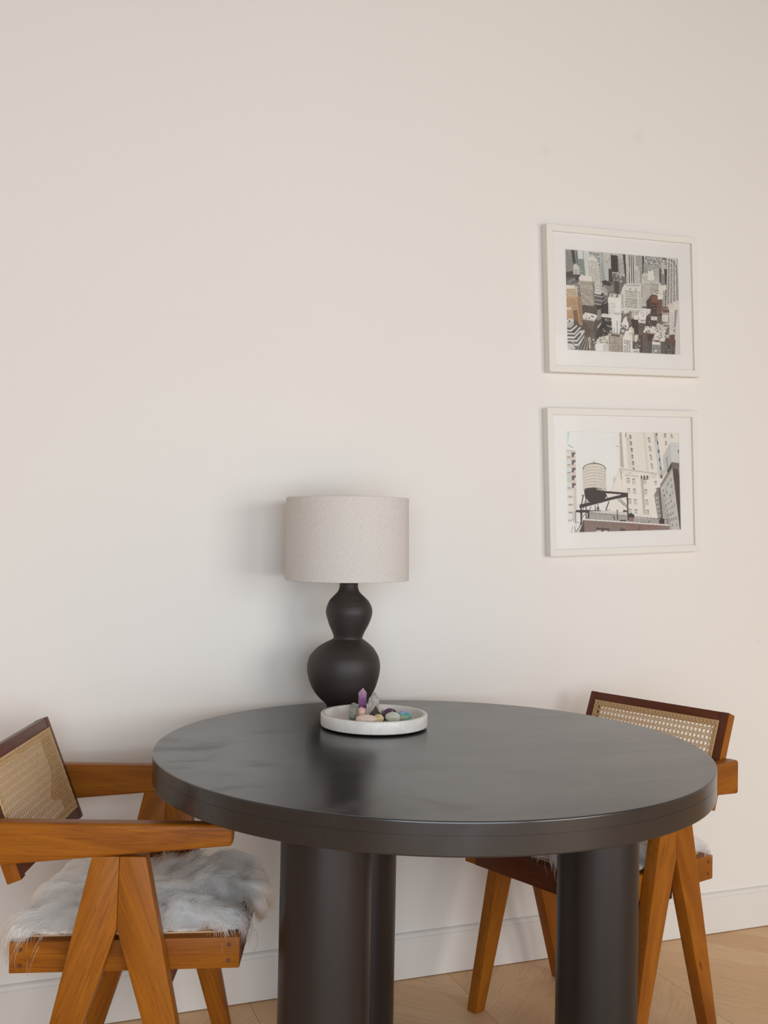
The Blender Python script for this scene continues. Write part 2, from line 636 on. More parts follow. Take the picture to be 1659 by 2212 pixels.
def make_chair(label):
    g = CH
    root = thing('armchair', label, 'chair', group='cane armchairs at the round table')
    XZ = ((1, 0, 0), (0, 0, 1))
    xm = g['xi'] + 0.002
    for s in (-1, 1):
        yo = s * g['ho'] - (0 if s < 0 else g['lt'])     # lower y of the slab
        # armrest
        arm = [(g['xa0'], g['zab0']), (g['xa1'], g['zab1']), (g['xa1'] + 0.002, g['za'] - 0.001), (g['xa0'], g['za'])]
        from_bm('armrest', prism(arm, (0, yo - 0.001, 0), *XZ, (0, 1, 0), g['lt'] + 0.002, 0.008, 4), M_WOOD, root, grain=((1, 0, 0), (0, 0, 1)))
        rear = [(g['xt0'], g['zabm'] + 0.001), (g['fr0'], 0.0008), (g['fr0'] + g['lw'], 0.0008), (g['xi'], g['zi']), (xm, g['zabm'] + 0.001)]
        front = [(xm, g['zabm'] + 0.001), (g['xi'], g['zi']), (g['fr1'] - g['lw'], 0.0008), (g['fr1'], 0.0008), (g['xt1'], g['zabm'] + 0.001)]
        d = Vector((g['xi'] - g['fr0'], 0, g['zi']))
        from_bm('leg', prism(rear, (0, yo, 0), *XZ, (0, 1, 0), g['lt'], 0.0028, 2), M_WOOD, root, grain=(d, (d.z, 0, -d.x)))
        d = Vector((g['xi'] - g['fr1'], 0, g['zi']))
        from_bm('leg', prism(front, (0, yo, 0), *XZ, (0, 1, 0), g['lt'], 0.0028, 2), M_WOOD, root, grain=(d, (d.z, 0, -d.x)))
        # side seat rail
        zr = lambda x, z: z + x * g['rs']
        rail = [(g['xr0'], zr(g['xr0'], g['zr0'])), (g['xr1'], zr(g['xr1'], g['zr0'])), (g['xr1'], zr(g['xr1'], g['zr1'])), (g['xr0'], zr(g['xr0'], g['zr1']))]
        yr = s * g['ro'] - (0 if s < 0 else 0.034)
        r_ = from_bm('seat_rail', prism(rail, (0, yr, 0), *XZ, (0, 1, 0), 0.034, 0.0022, 2), M_WOOD, root, grain=((1, 0, g['rs']), (0, 0, 1)))
        for (x, z) in ((g['xr1'] - 0.02, g['zr0'] + 0.014), (g['xr1'] - 0.02, g['zr1'] - 0.013), (g['xr0'] + 0.02, g['zr0'] + 0.014), (g['xr0'] + 0.02, g['zr1'] - 0.013)):
            bm = bmesh.new()
            bmesh.ops.create_cone(bm, cap_ends=True, segments=20, radius1=0.0042, radius2=0.0042, depth=0.002)
            bmesh.ops.rotate(bm, verts=bm.verts, cent=(0, 0, 0), matrix=Matrix.Rotation(math.pi / 2, 3, 'X'))
            bmesh.ops.translate(bm, verts=bm.verts, vec=(x, s * (g['ro'] - 0.0006), zr(x, z)))
            from_bm('dowel', bm, M_DOWEL, r_)
    # front, rear and underneath cross rails
    ri = g['ro'] - 0.034
    zr = lambda x, z: z + x * g['rs']
    for nm, xa, xb, za, zb_, m in (('front_rail', g['xr1'] - 0.034, g['xr1'], g['zr0'], g['zr1'], M_WOODR), ('rear_rail', g['xr0'], g['xr0'] + 0.034, g['zr0'], g['zr1'], M_WOODR),
                                ('cross_rail', 0.034, 0.064, 0.3520, 0.3790, M_WOODR), ('cross_rail', -0.118, -0.088, 0.3420, 0.3790, M_WOODR)):
        yy = ri if nm != 'cross_rail' else (g['ro'] - 0.006 if xa > 0 else g['ro'] - 0.036)
        bm = box(xa, xb, -yy, yy, zr((xa + xb) / 2, za), zr((xa + xb) / 2, zb_), 0.002)
        from_bm(nm, bm, m, root, grain=((0, 1, 0), (0, 0, 1)))
    # seat cane
    L, W = g['xr1'] - g['xr0'] - 0.068, 2 * ri
    bm = cane_panel(L + 0.02, W + 0.02, 0.0112, 0.016)
    ang = math.atan(g['rs'])
    bmesh.ops.rotate(bm, verts=bm.verts, cent=(0, 0, 0), matrix=Matrix.Rotation(-ang, 3, 'Y'))
    bmesh.ops.translate(bm, verts=bm.verts, vec=(g['xr0'] + 0.024, -W / 2 - 0.01, zr(g['xr0'], g['zr1']) + 0.0006))
    from_bm('cane_seat', bm, M_CANE, root, smooth=False)
    # backrest: local a (across, +Y), b (up the slope), c (normal, forward)
    u = Vector((g['bxt'] - g['bxb'], 0, g['bzt'] - g['bzb']))
    H = u.length
    u.normalize()
    a = Vector((0, 1, 0))
    n = a.cross(u)
    if n.x < 0:
        n = -n
    o = Vector((g['bxb'], 0, g['bzb'])) - n * g['bth']
    bw, fwid = g['bw'], 0.0245
    back = bpy.data.objects.new('backrest', None)
    back.empty_display_size = 0.05
    COL.objects.link(back)
    back.parent = root
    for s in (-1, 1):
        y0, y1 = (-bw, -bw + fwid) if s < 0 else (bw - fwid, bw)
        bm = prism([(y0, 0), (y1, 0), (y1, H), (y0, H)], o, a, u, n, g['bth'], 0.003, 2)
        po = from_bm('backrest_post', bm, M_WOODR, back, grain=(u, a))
        po.data.materials.append(M_WOOD)                        # outer edge of the post: side light painted in with the golden wood
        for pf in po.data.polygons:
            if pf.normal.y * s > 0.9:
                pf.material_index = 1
    for y0, y1, nm in ((H - fwid, H - 0.0005, 'top_rail'), (0.004, 0.004 + fwid, 'bottom_rail')):
        bm = prism([(-bw + fwid, y0), (bw - fwid, y0), (bw - fwid, y1), (-bw + fwid, y1)], o + n * 0.0008, a, u, n, g['bth'] - 0.0012, 0.002, 2)
        from_bm(nm, bm, M_WOODR, back, grain=(a, u))
    pw, ph = 2 * (bw - fwid) + 0.004, H - 2 * fwid + 0.0
    CK = 1.28
    bm = cane_panel(pw, ph / CK, 0.0116, 0.0135)
    bmesh.ops.scale(bm, vec=(1, CK, 1), verts=bm.verts)
    org = o + n * (g['bth'] - 0.0002) + a * (-pw / 2) + u * (fwid + 0.002)
    mw = Matrix(((a.x, u.x, n.x, org.x), (a.y, u.y, n.y, org.y), (a.z, u.z, n.z, org.z), (0, 0, 0, 1)))
    bmesh.ops.transform(bm, matrix=mw, verts=bm.verts)
    from_bm('cane_back', bm, M_CANE, back, smooth=False)
    return root


def dup(root, label):
    r = root.copy()
    COL.objects.link(r)
    r['label'] = label
    for ch in list(root.children):
        c = ch.copy()
        COL.objects.link(c)
        c.parent = r
        for gch in list(ch.children):
            d = gch.copy()
            COL.objects.link(d)
            d.parent = c
    return r


POSE_L = (0.3167, -0.4343, -0.3303)
POSE_R = (1.3232, -0.4036, 3.4777)
chair_l = make_chair('golden wooden armchair at the left end of the table, seen from its side')
chair_r = dup(chair_l, 'golden wooden armchair beyond the right end of the table, below the framed pictures')
for o, ps in ((chair_l, POSE_L), (chair_r, POSE_R)):
    o.location = (ps[0], ps[1], 0)
    o.rotation_euler = (0, 0, ps[2])


# ------------------------------------------------------------------ sheepskins on the seats
def vnoise(x, y, seed):
    r = np.random.default_rng(seed)
    v = np.zeros_like(x)
    for k in range(10):
        fx, fy = r.normal(0, 16, 2)
        v += np.sin(fx * x + fy * y + r.uniform(0, 6.28)) / 10 ** 0.5
    return v


def sheepskin(pose, label, seed, n_str, hx0, hx1, hy, lean, puff=1.0, raise_=0.0):
    root = thing('sheepskin_throw', label, 'sheepskin', (pose[0], pose[1], 0), pose[2], 'sheepskins on the armchair seats')
    r = np.random.default_rng(seed)
    cx, hxw = (hx0 + hx1) / 2, (hx1 - hx0) / 2

    def surf(a, b):
        x = cx + a * hxw * (1 - 0.10 * b * b)
        y = b * hy * (1 - 0.10 * a * a)
        z = 0.4425 + x * CH['rs'] + 0.009 + 0.009 * vnoise(x, y, seed) * (1 - 0.6 * np.maximum(abs(a), abs(b)) ** 2) + 0.012 * (1 - a * a) * (1 - b * b)
        return x, y, np.maximum(z, 0.4445 + x * CH['rs'])

    # hide: a closed thin pad
    N = 28
    A, B = np.meshgrid(np.linspace(-1, 1, N), np.linspace(-1, 1, N), indexing='ij')
    x, y, z = surf(A, B)
    bm = bmesh.new()
    tops = [[bm.verts.new((x[i, j], y[i, j], z[i, j])) for j in range(N)] for i in range(N)]
    bots = [[bm.verts.new((x[i, j], y[i, j], 0.4425 + x[i, j] * CH['rs'])) for j in range(N)] for i in range(N)]
    for i in range(N - 1):
        for j in range(N - 1):
            bm.faces.new((tops[i][j], tops[i + 1][j], tops[i + 1][j + 1], tops[i][j + 1]))
            bm.faces.new((bots[i][j], bots[i][j + 1], bots[i + 1][j + 1], bots[i + 1][j]))
    for i in range(N - 1):
        for (p, q) in (((i, 0), (i + 1, 0)), ((i, N - 1), (i + 1, N - 1)), ((0, i), (0, i + 1)), ((N - 1, i), (N - 1, i + 1))):
            bm.faces.new((tops[p[0]][p[1]], tops[q[0]][q[1]], bots[q[0]][q[1]], bots[p[0]][p[1]]))
    from_bm('hide', bm, M_HIDE, root)
    # wool: locks of hair flowing outward and drooping over the rails
    n_lock = 420
    la, lb = r.uniform(-1, 1, n_lock), r.uniform(-1, 1, n_lock)
    lx, ly, lz = surf(la, lb)
    a = r.uniform(-1, 1, n_str)
    b = r.uniform(-1, 1, n_str)
    edge = r.random(n_str) < 0.32
    side = r.integers(0, 4, n_str)
    ev = 1 - np.abs(r.normal(0, 0.05, n_str))
    a = np.where(edge & (side == 0), ev, np.where(edge & (side == 1), -ev, a))
    b = np.where(edge & (side == 2), ev, np.where(edge & (side == 3), -ev, b))
    x, y, z = surf(a, b)
    idx = np.empty(n_str, int)
    for s in range(0, n_str, 4000):
        d = (x[s:s + 4000, None] - lx) ** 2 + (y[s:s + 4000, None] - ly) ** 2
        idx[s:s + 4000] = d.argmin(1)
    # flow of each lock
    ang = np.arctan2(lb * 1.0 + 0.25 * r.normal(size=n_lock) + lean[1], la * 1.1 + 0.25 * r.normal(size=n_lock) + lean[0]) + 0.55 * vnoise(lx, ly, seed + 5)
    llen = r.uniform(0.055, 0.10, n_lock)
    lift = r.uniform(0.55, 1.25, n_lock) + raise_
    curl = r.normal(0, 0.6, n_lock)
    K = 7
    out = np.zeros((n_str, K, 3))
    ph = ang[idx] + r.normal(0, 0.22, n_str)
    ln = llen[idx] * r.uniform(0.6, 1.08, n_str) * (1 + 0.35 * np.clip((np.maximum(np.abs(a), np.abs(b)) - 0.72) / 0.28, 0, 1))
    lf = lift[idx] + r.normal(0, 0.12, n_str)
    cu = curl[idx] + r.normal(0, 0.3, n_str)
    near_edge = np.clip((np.maximum(np.abs(a), np.abs(b)) - 0.72) / 0.28, 0, 1)
    corner = np.clip((np.abs(a) - 0.7) / 0.3, 0, 1) * np.clip((np.abs(b) - 0.6) / 0.4, 0, 1)
    ln = ln * (1 + 0.3 * corner) * puff
    lf = lf * (1 - 0.45 * near_edge)
    p = np.stack([x, y, z - 0.002], 1)
    out[:, 0] = p
    wob = r.uniform(0, 6.28, n_str)
    for k in range(1, K):
        t = k / (K - 1)
        el = lf - (1.35 + 1.0 * near_edge) * t                # hairs bend over with length
        az = ph + cu * t + 0.25 * np.sin(wob + 5 * t)
        st = ln / (K - 1)
        p = p + np.stack([np.cos(el) * np.cos(az), np.cos(el) * np.sin(az), np.sin(el)], 1) * st[:, None]
        # stay above the seat and its rails, hang free beyond them
        atleg = ((p[:, 0] > -0.165) & (p[:, 0] < 0.115)) | ((corner < 0.28) & (np.abs(a) < 0.9))
        p[:, 1] = np.where(atleg, np.clip(p[:, 1], -0.2075, 0.2075), p[:, 1])
        inside = (np.abs(p[:, 1]) < CH['ro'] + 0.003) & (p[:, 0] > CH['xr0'] - 0.004) & (p[:, 0] < CH['xr1'] + 0.004)
        floor_z = 0.4385 + p[:, 0] * CH['rs'] + 0.003 + 0.01 * t
        p[:, 2] = np.where(inside, np.maximum(p[:, 2], floor_z), p[:, 2])
        out[:, k] = p
    # pull the tips of each lock together
    tips = np.zeros((n_lock, 3))
    cnt = np.zeros(n_lock)
    np.add.at(tips, idx, out[:, -1])
    np.add.at(cnt, idx, 1)
    tips /= np.maximum(cnt, 1)[:, None]
    pull = r.uniform(0.35, 0.82, n_str)
    for k in range(1, K):
        t = k / (K - 1)
        tgt = tips[idx] + (out[:, k] - out[:, -1]) * 1.0
        out[:, k] += (tgt - out[:, k]) * (pull * t ** 1.6)[:, None]
    hc = bpy.data.hair_curves.new('wool')
    hc.add_curves([K] * n_str)
    hc.attributes['position'].data.foreach_set('vector', out.reshape(-1).astype(np.float32))
    ra = hc.attributes.get('radius') or hc.attributes.new('radius', 'FLOAT', 'POINT')
    prof_ = np.array([0.00045, 0.00045, 0.00043, 0.0004, 0.00034, 0.00026, 0.00012])
    ra.data.foreach_set('value', np.tile(prof_, n_str).astype(np.float32))
    hc.materials.append(M_FUR)
    w = bpy.data.objects.new('wool', hc)
    w['kind'] = 'stuff'
    COL.objects.link(w)
    w.parent = root
    return root


sheepskin(POSE_L, 'shaggy white sheepskin on the seat of the left armchair, hanging over its rail', 3, 52000, -0.205, 0.160, 0.170, (-0.05, -0.1))
sheepskin(POSE_R, 'shaggy white sheepskin on the armchair seat behind the table, mostly hidden by the tabletop', 8, 36000, -0.218, 0.128, 0.172, (-0.12, 0.1), 0.95, 0.22)

# ------------------------------------------------------------------ table lamp
LX, LY = 0.7965, -0.175
lamp = thing('table_lamp', 'black double gourd table lamp with a beige linen drum shade', 'lamp', (LX, LY, TTOP))
S = 0.2622 * 2.462 / 2175.46                                     # metres per measured unit
raw = [(1884, 150, 0), (1880, 160, 0), (1860, 163, -2), (1836, 166, -4), (1815, 182, -8), (1790, 203, -16), (1750, 232, -24), (1700, 260, -28), (1650, 279, -30), (1600, 293, -31),
       (1560, 299, -31), (1520, 300, -30), (1480, 294, -29), (1440, 281, -27), (1400, 254, -22), (1370, 227, -17), (1345, 195, -11), (1325, 164, -5), (1308, 135, 0), (1298, 121, 0),
       (1288, 119, 1), (1270, 123, 2), (1230, 140, 3), (1190, 160, 4), (1150, 175, 6), (1110, 187, 6), (1075, 192, 6), (1040, 186, 6), (1010, 174, 5), (985, 160, 3),
       (960, 137, 1), (940, 116, 0), (920, 96, -1), (900, 84, -1), (875, 77, -1), (855, 76, -1), (840, 79, -1), (828, 84, -1), (824, 80, -1), (822, 60, -1)]
rings, offs = [(0.0, 0.0)], [(0.0, 0.0)]
fine_raw = []
for i in range(len(raw) - 1):                                   # Catmull-Rom through the measured profile
    p0, p1, p2, p3 = (np.array(raw[max(0, min(len(raw) - 1, i + d))], float) for d in (-1, 0, 1, 2))
    for q in range(4):
        t_ = q / 4
        fine_raw.append(0.5 * (2 * p1 + (p2 - p0) * t_ + (2 * p0 - 5 * p1 + 4 * p2 - p3) * t_ ** 2 + (3 * p1 - p0 - 3 * p2 + p3) * t_ ** 3))
fine_raw.append(np.array(raw[-1], float))
for (yy, hw, cxo) in fine_raw:
    rings.append((hw * S, max(0.0, (1884 - yy) * S)))
    offs.append((cxo * S * 0.935, -cxo * S * 0.354))
rings.append((0.0, rings[-1][1]))
offs.append(offs[-1])
from_bm('lamp_base', lathe(rings, 96, offs), M_CERAMIC, lamp, angle=50)
neck = rings[-1][1]
ZS0, ZS1 = 0.3170, 0.5165
RS0, RS1 = 0.1515, 0.1500
from_bm('socket', lathe([(0, neck), (0.014, neck), (0.014, neck + 0.05), (0.011, neck + 0.055), (0, neck + 0.055)], 24), M_METAL, lamp)
shade = from_bm('lamp_shade', lathe([(RS0, ZS0), (RS1, ZS1), (RS1 - 0.002, ZS1 + 0.0005), (RS1 - 0.0025, ZS1 - 0.001), (RS0 - 0.0025, ZS0 + 0.001), (RS0 - 0.002, ZS0 - 0.0005)], 128, closed=True), M_LINEN, lamp, angle=50)
shade.rotation_euler = (0, -0.012, 0)
shade.location = (-0.0010, 0.0012, 0)
bm = bmesh.new()
for k in range(3):                                              # spider that carries the shade
    a = math.radians(90 + 120 * k)
    ribbon(bm, (0.012 * math.cos(a), 0.012 * math.sin(a), neck + 0.045), ((RS1 - 0.003) * math.cos(a), (RS1 - 0.003) * math.sin(a), neck + 0.045), 0.003, 0.002, (0, 0, 1))
from_bm('shade_carrier', bm, M_METAL, shade, smooth=False)

# ------------------------------------------------------------------ marble tray
TX, TY, TRR = 0.7874, -0.3940, 0.1192
tray = thing('marble_tray', 'round white marble tray holding crystals on the black table', 'tray', (TX, TY, TTOP))
z0, z1, zi, rw = 0.0035, 0.0315, 0.0125, 0.0095
pr = [(0, z0), (TRR - 0.004, z0), (TRR - 0.001, z0 + 0.0015), (TRR, z0 + 0.004), (TRR, z1 - 0.002), (TRR - 0.0007, z1 - 0.0006), (TRR - 0.002, z1), (TRR - rw + 0.002, z1),
      (TRR - rw + 0.0006, z1 - 0.0006), (TRR - rw, z1 - 0.002), (TRR - rw - 0.001, zi + 0.004), (TRR - rw - 0.004, zi + 0.0008), (TRR - rw - 0.008, zi), (0, zi)]
from_bm('tray_body', lathe(pr, 128), M_MARBLE, tray, angle=40)
from_bm('felt_pad', lathe([(0, 0.0003), (TRR - 0.012, 0.0003), (TRR - 0.012, z0 + 0.0004), (0, z0 + 0.0004)], 96), M_FELT, tray)
ZT = TTOP + zi

# ------------------------------------------------------------------ crystals and stones in the tray
GR = 'crystals and stones in the marble tray'


def crystal_point(name, label, cat, loc, r, h, tip, mat, rot=0.3, sq=1.0):
    bm = bmesh.new()
    ring = lambda rr, z: [bm.verts.new((rr * math.cos(rot + k * math.pi / 3) * (1 + 0.08 * math.sin(k * 2.1)), sq * rr * math.sin(rot + k * math.pi / 3), z)) for k in range(6)]
    a, b_ = ring(r, 0), ring(r * 0.97, h - tip)
    t = bm.verts.new((r * 0.06, 0, h))
    bm.faces.new(a[::-1])
    for k in range(6):
        bm.faces.new((a[k], a[(k + 1) % 6], b_[(k + 1) % 6], b_[k]))
        bm.faces.new((b_[k], b_[(k + 1) % 6], t))
    bmesh.ops.bevel(bm, geom=list(bm.edges), offset=0.0004, segments=1, affect='EDGES')
    o = from_bm(name, bm, mat, smooth=False)
    o.location = loc
    return tag(o, label, cat, GR)


def pebble(name, label, cat, loc, sx, sy, sz, mat, rz=0.0, seed=0, ry=0.0, lump=0.2, flat=0.25, sub=4):
    bm = bmesh.new()
    bmesh.ops.create_icosphere(bm, subdivisions=sub, radius=1.0)
    r = random.Random(seed)
    dirs = [(Vector((r.gauss(0, 1), r.gauss(0, 1), r.gauss(0, 1))).normalized(), r.uniform(-1, 1)) for _ in range(7)]
    for v in bm.verts:
        n = v.co.normalized()
        k = 1 + lump * sum(w * max(0, n.dot(d)) ** 2 for d, w in dirs)
        v.co = Vector((n.x * k * sx, n.y * k * sy, n.z * k * sz))
    R = Matrix.Rotation(rz, 3, 'Z') @ Matrix.Rotation(ry, 3, 'Y')
    for v in bm.verts:
        v.co = R @ v.co
    zmin = min(v.co.z for v in bm.verts)
    cut = zmin + flat * sz * 0.3
    for v in bm.verts:
        v.co.z = max(v.co.z, cut) - cut
    o = from_bm(name, bm, mat, angle=180)
    o.location = loc
    return tag(o, label, cat, GR)


crystal_point('amethyst_point', 'tall purple amethyst point standing in the marble tray', 'crystal', (0.7846, -0.3224, ZT), 0.0116, 0.0640, 0.0115, mat_amethyst(), 0.25)
crystal_point('quartz_point', 'clear quartz point with smoky inclusions standing right of the amethyst', 'crystal', (0.8035, -0.3477, ZT), 0.0138, 0.0575, 0.0150, mat_quartz(), 0.1)
bm = bmesh.new()
hw = 0.0188
pv = [bm.verts.new((sx * hw, sy * hw, 0)) for sx, sy in ((-1, -1), (1, -1), (1, 1), (-1, 1))]
ap = bm.verts.new((0, 0, 0.0310))
bm.faces.new(pv[::-1])
for k in range(4):
    bm.faces.new((pv[k], pv[(k + 1) % 4], ap))
bmesh.ops.bevel(bm, geom=list(bm.edges), offset=0.0003, segments=1, affect='EDGES')
o = from_bm('stone_pyramid', bm, mat_stone('black_tourmaline', rgb(58, 48, 47), rgb(76, 64, 62), 90, 0.42), smooth=False)
o.location = (0.7968, -0.3773, ZT)
o.rotation_euler = (0, 0, -0.33)
tag(o, 'small dark brown stone pyramid in front of the clear quartz', 'stone', GR)

# striped capsule leaning back
bm = bmesh.new()
R_, Lc = 0.0085, 0.030
prof_c = [(0, -Lc / 2 - R_)] + [(R_ * math.sin(t), -Lc / 2 - R_ * math.cos(t)) for t in np.linspace(0.15, math.pi / 2, 8)] + [(R_ * math.cos(t), Lc / 2 + R_ * math.sin(t)) for t in np.linspace(0, math.pi / 2 - 0.15, 8)] + [(0, Lc / 2 + R_)]
bm.free()
bm = lathe(prof_c, 40)
tilt = Matrix.Rotation(math.radians(-52), 3, 'X')
bmesh.ops.rotate(bm, verts=bm.verts, cent=(0, 0, 0), matrix=Matrix.Rotation(-0.45, 3, 'Z') @ tilt)
zm = min(v.co.z for v in bm.verts)
bmesh.ops.translate(bm, verts=bm.verts, vec=(0, 0, -zm))
o = from_bm('striped_stone', bm, mat_stone('green_striped_stone', rgb(96, 102, 94), rgb(158, 162, 150), 40, 0.3, stretch=(1.0, 1.0, 6.0)), angle=180)
o.location = (0.7484, -0.3626, ZT)
tag(o, 'grey-green striped cylindrical stone leaning at the left of the crystals', 'stone', GR)

M_PINK = mat_stone('rose_quartz', rgb(222, 178, 164), rgb(236, 208, 196), 50, 0.35, 0.1, sss=0.3)
pebble('rose_quartz_chunk', 'rough salmon pink stone behind the dark pyramid, below the amethyst', 'stone', (0.7674, -0.3663, ZT), 0.0102, 0.009, 0.0152, M_PINK, 0.3, 5, lump=0.3)
M_MOON = mat_stone('moonstone', rgb(236, 226, 214), rgb(246, 240, 232), 60, 0.2, 0.1, sss=0.3)
pebble('moonstone', 'tiny cream stone lying on the left of the pink chunk', 'stone', (0.7714, -0.3600, ZT + 0.0), 0.0038, 0.0036, 0.0105, M_MOON, 0.2, 9)
pebble('moonstone', 'tiny cream stone wedged between the pink chunk and the clear quartz', 'stone', (0.7811, -0.3487, ZT + 0.0), 0.0038, 0.0036, 0.0115, M_MOON, 1.2, 12)
pebble('pink_stone', 'smooth pale pink tumbled stone nearest the tray rim', 'stone', (0.7617, -0.4114, ZT), 0.0215, 0.0110, 0.0085, mat_stone('pale_rose_quartz', rgb(228, 204, 190), rgb(240, 224, 212), 40, 0.18, 0.05, sss=0.3), -0.33, 3)
pebble('citrine', 'small pale yellow tumbled stone beside the smooth pink stone', 'stone', (0.7916, -0.4113, ZT), 0.0122, 0.0090, 0.0092, mat_stone('citrine', rgb(214, 192, 138), rgb(236, 220, 182), 70, 0.18, 0.1, sss=0.2), -0.3, 4)
pebble('pale_green_stone', 'smooth pale green-grey tumbled stone in front of the dark amethyst cluster', 'stone', (0.8235, -0.4161, ZT), 0.0180, 0.0095, 0.0118, mat_stone('prehnite', rgb(190, 196, 178), rgb(214, 218, 202), 40, 0.18, 0.05, sss=0.2), -0.36, 21, ry=0.12)
pebble('aventurine', 'small flat green tumbled stone at the right, before the turquoise', 'stone', (0.8494, -0.4156, ZT), 0.0120, 0.0085, 0.0080, mat_stone('aventurine', rgb(146, 164, 136), rgb(172, 186, 160), 60, 0.2), -0.3, 6)
tq = pebble('turquoise_stone', 'blue turquoise stone with a black tip at the right of the stones', 'stone', (0.8557, -0.4112, ZT), 0.0140, 0.0085, 0.0098, None, -0.35, 17, ry=0.35)
tm = NT('turquoise')
ob = tm.obj()
sx_ = tm.n('ShaderNodeSeparateXYZ')
tm.l(ob, sx_.inputs[0])
n_ = tm.noise(ob, 80, 4)
cc = tm.ramp(n_, [(0.35, rgb(70, 150, 160)), (0.6, rgb(110, 196, 196))])
lav = tm.math('GREATER_THAN', tm.math('ADD', sx_.outputs[2], tm.math('MULTIPLY', n_, 0.006)), 0.0215)
cc = tm.mix(lav, cc, rgb(150, 160, 196))
blk = tm.math('GREATER_THAN', tm.math('ADD', sx_.outputs[0], tm.math('MULTIPLY', n_, 0.003)), 0.0138)
cc = tm.mix(blk, cc, rgb(36, 38, 44))
tm.set(Base_Color=cc, Roughness=0.2)
tq.data.materials.clear()
tq.data.materials.append(tm.m)
# amethyst druzy: a dome studded with small crystals, one mesh
bm = bmesh.new()
bmesh.ops.create_icosphere(bm, subdivisions=3, radius=1.0)
for v in bm.verts:
    v.co = Vector((v.co.x * 0.0175, v.co.y * 0.0115, max(v.co.z, -0.25) * 0.0195 + 0.0049))
rr = random.Random(4)
for i in range(190):
    th, cz = rr.uniform(0, 6.283), rr.uniform(-0.05, 1)
    sn = math.sqrt(1 - cz * cz) if abs(cz) <= 1 else 0
    nrm = Vector((sn * math.cos(th), sn * math.sin(th), cz))
    pos = Vector((nrm.x * 0.0175, nrm.y * 0.0115, nrm.z * 0.0195 + 0.0049))
    nv = Vector((nrm.x / 0.0175, nrm.y / 0.0115, nrm.z / 0.0195)).normalized()
    nv = (nv + Vector((rr.gauss(0, .25), rr.gauss(0, .25), rr.gauss(0, .25)))).normalized()
    s = rr.uniform(0.0012, 0.0023)
    q = nv.to_track_quat('Z', 'Y').to_matrix()
    rg = [bm.verts.new(pos + q @ Vector((s * math.cos(k * math.pi / 3), s * math.sin(k * math.pi / 3), s * 0.5))) for k in range(6)]
    rb = [bm.verts.new(pos + q @ Vector((s * math.cos(k * math.pi / 3), s * math.sin(k * math.pi / 3), -s))) for k in range(6)]
    tp_ = bm.verts.new(pos + q @ Vector((0, 0, s * 1.5)))
    for k in range(6):
        bm.faces.new((rg[k], rg[(k + 1) % 6], tp_))
        bm.faces.new((rb[k], rb[(k + 1) % 6], rg[(k + 1) % 6], rg[k]))
for v in bm.verts:
    v.co.z = max(v.co.z, 0.0)
o = from_bm('amethyst_cluster', bm, mat_stone('dark_amethyst', rgb(58, 34, 62), rgb(112, 78, 104), 160, 0.12), smooth=False)
o.location = (0.8261, -0.3915, ZT)
o.rotation_euler = (0, 0, -0.33)
tag(o, 'dark purple amethyst cluster studded with small crystals', 'crystal', GR)
crystal_point('quartz_chip', 'tiny clear quartz chip between the clear quartz point and the dark cluster', 'crystal', (0.8155, -0.3715, ZT), 0.0050, 0.0215, 0.006, mat_quartz(), 0.5)


# ------------------------------------------------------------------ framed photographs
class Raster:
    """paints a photograph in measured coordinates, sampled on a grid of points"""

    def __init__(self, corners, nx, ny, bgc):
        u, v = np.meshgrid((np.arange(nx)) / (nx - 1), (np.arange(ny)) / (ny - 1))
        (ax, ay), (bx, by), (cx, cy), (dx, dy) = corners
        self.X = (1 - u) * (1 - v) * ax + u * (1 - v) * bx + u * v * cx + (1 - u) * v * dx
        self.Y = (1 - u) * (1 - v) * ay + u * (1 - v) * by + u * v * cy + (1 - u) * v * dy
        self.C = np.zeros((ny, nx, 3)) + np.array(bgc, float)
        self.r = np.random.default_rng(5)

    def mask(self, poly):
        m = np.zeros(self.X.shape, bool)
        n = len(poly)
        for i in range(n):
            x0, y0 = poly[i]
            x1, y1 = poly[(i + 1) % n]
            if y0 == y1:
                continue
            c = ((y0 > self.Y) != (y1 > self.Y)) & (self.X < (x1 - x0) * (self.Y - y0) / (y1 - y0) + x0)
            m ^= c
        return m

    def P(self, poly, col, noise=3):
        m = self.mask(poly)
        self.C[m] = np.array(col, float)
        if noise:
            self.C[m] += self.r.normal(0, noise, (int(m.sum()), 1))
        return m

    def Rr(self, x0, y0, x1, y1, col, noise=3):
        return self.P([(x0, y0), (x1, y0), (x1, y1), (x0, y1)], col, noise)

    def W(self, quad, nx, ny, col, fx=0.55, fy=0.55, drop=0.06):
        """window grid inside a quad (tl, tr, br, bl)"""
        tl, tr, br, bl = [np.array(p, float) for p in quad]
        for i in range(nx):
            for j in range(ny):
                if self.r.random() < drop:
                    continue
                u0, u1 = (i + 0.5 - fx / 2) / nx, (i + 0.5 + fx / 2) / nx
                v0, v1 = (j + 0.5 - fy / 2) / ny, (j + 0.5 + fy / 2) / ny
                f = lambda u, v: tuple((1 - u) * (1 - v) * tl + u * (1 - v) * tr + u * v * br + (1 - u) * v * bl)
                self.P([f(u0, v0), f(u1, v0), f(u1, v1), f(u0, v1)], np.array(col) + self.r.normal(0, 12), 0)

    def L(self, p, q, w, col):
        p, q = np.array(p, float), np.array(q, float)
        d = (q - p) / np.linalg.norm(q - p)
        s = np.array([-d[1], d[0]]) * w / 2
        self.P([tuple(p - s), tuple(p + s), tuple(q + s), tuple(q - s)], col, 0)

    def mottle(self, x0, y0, x1, y1, n, cols, smin=6, smax=22):
        for _ in range(n):
            x, y = self.r.uniform(x0, x1), self.r.uniform(y0, y1)
            w, h = self.r.uniform(smin, smax, 2)
            self.Rr(x, y, x + w, y + h * 0.7, cols[int(self.r.integers(len(cols)))], 4)


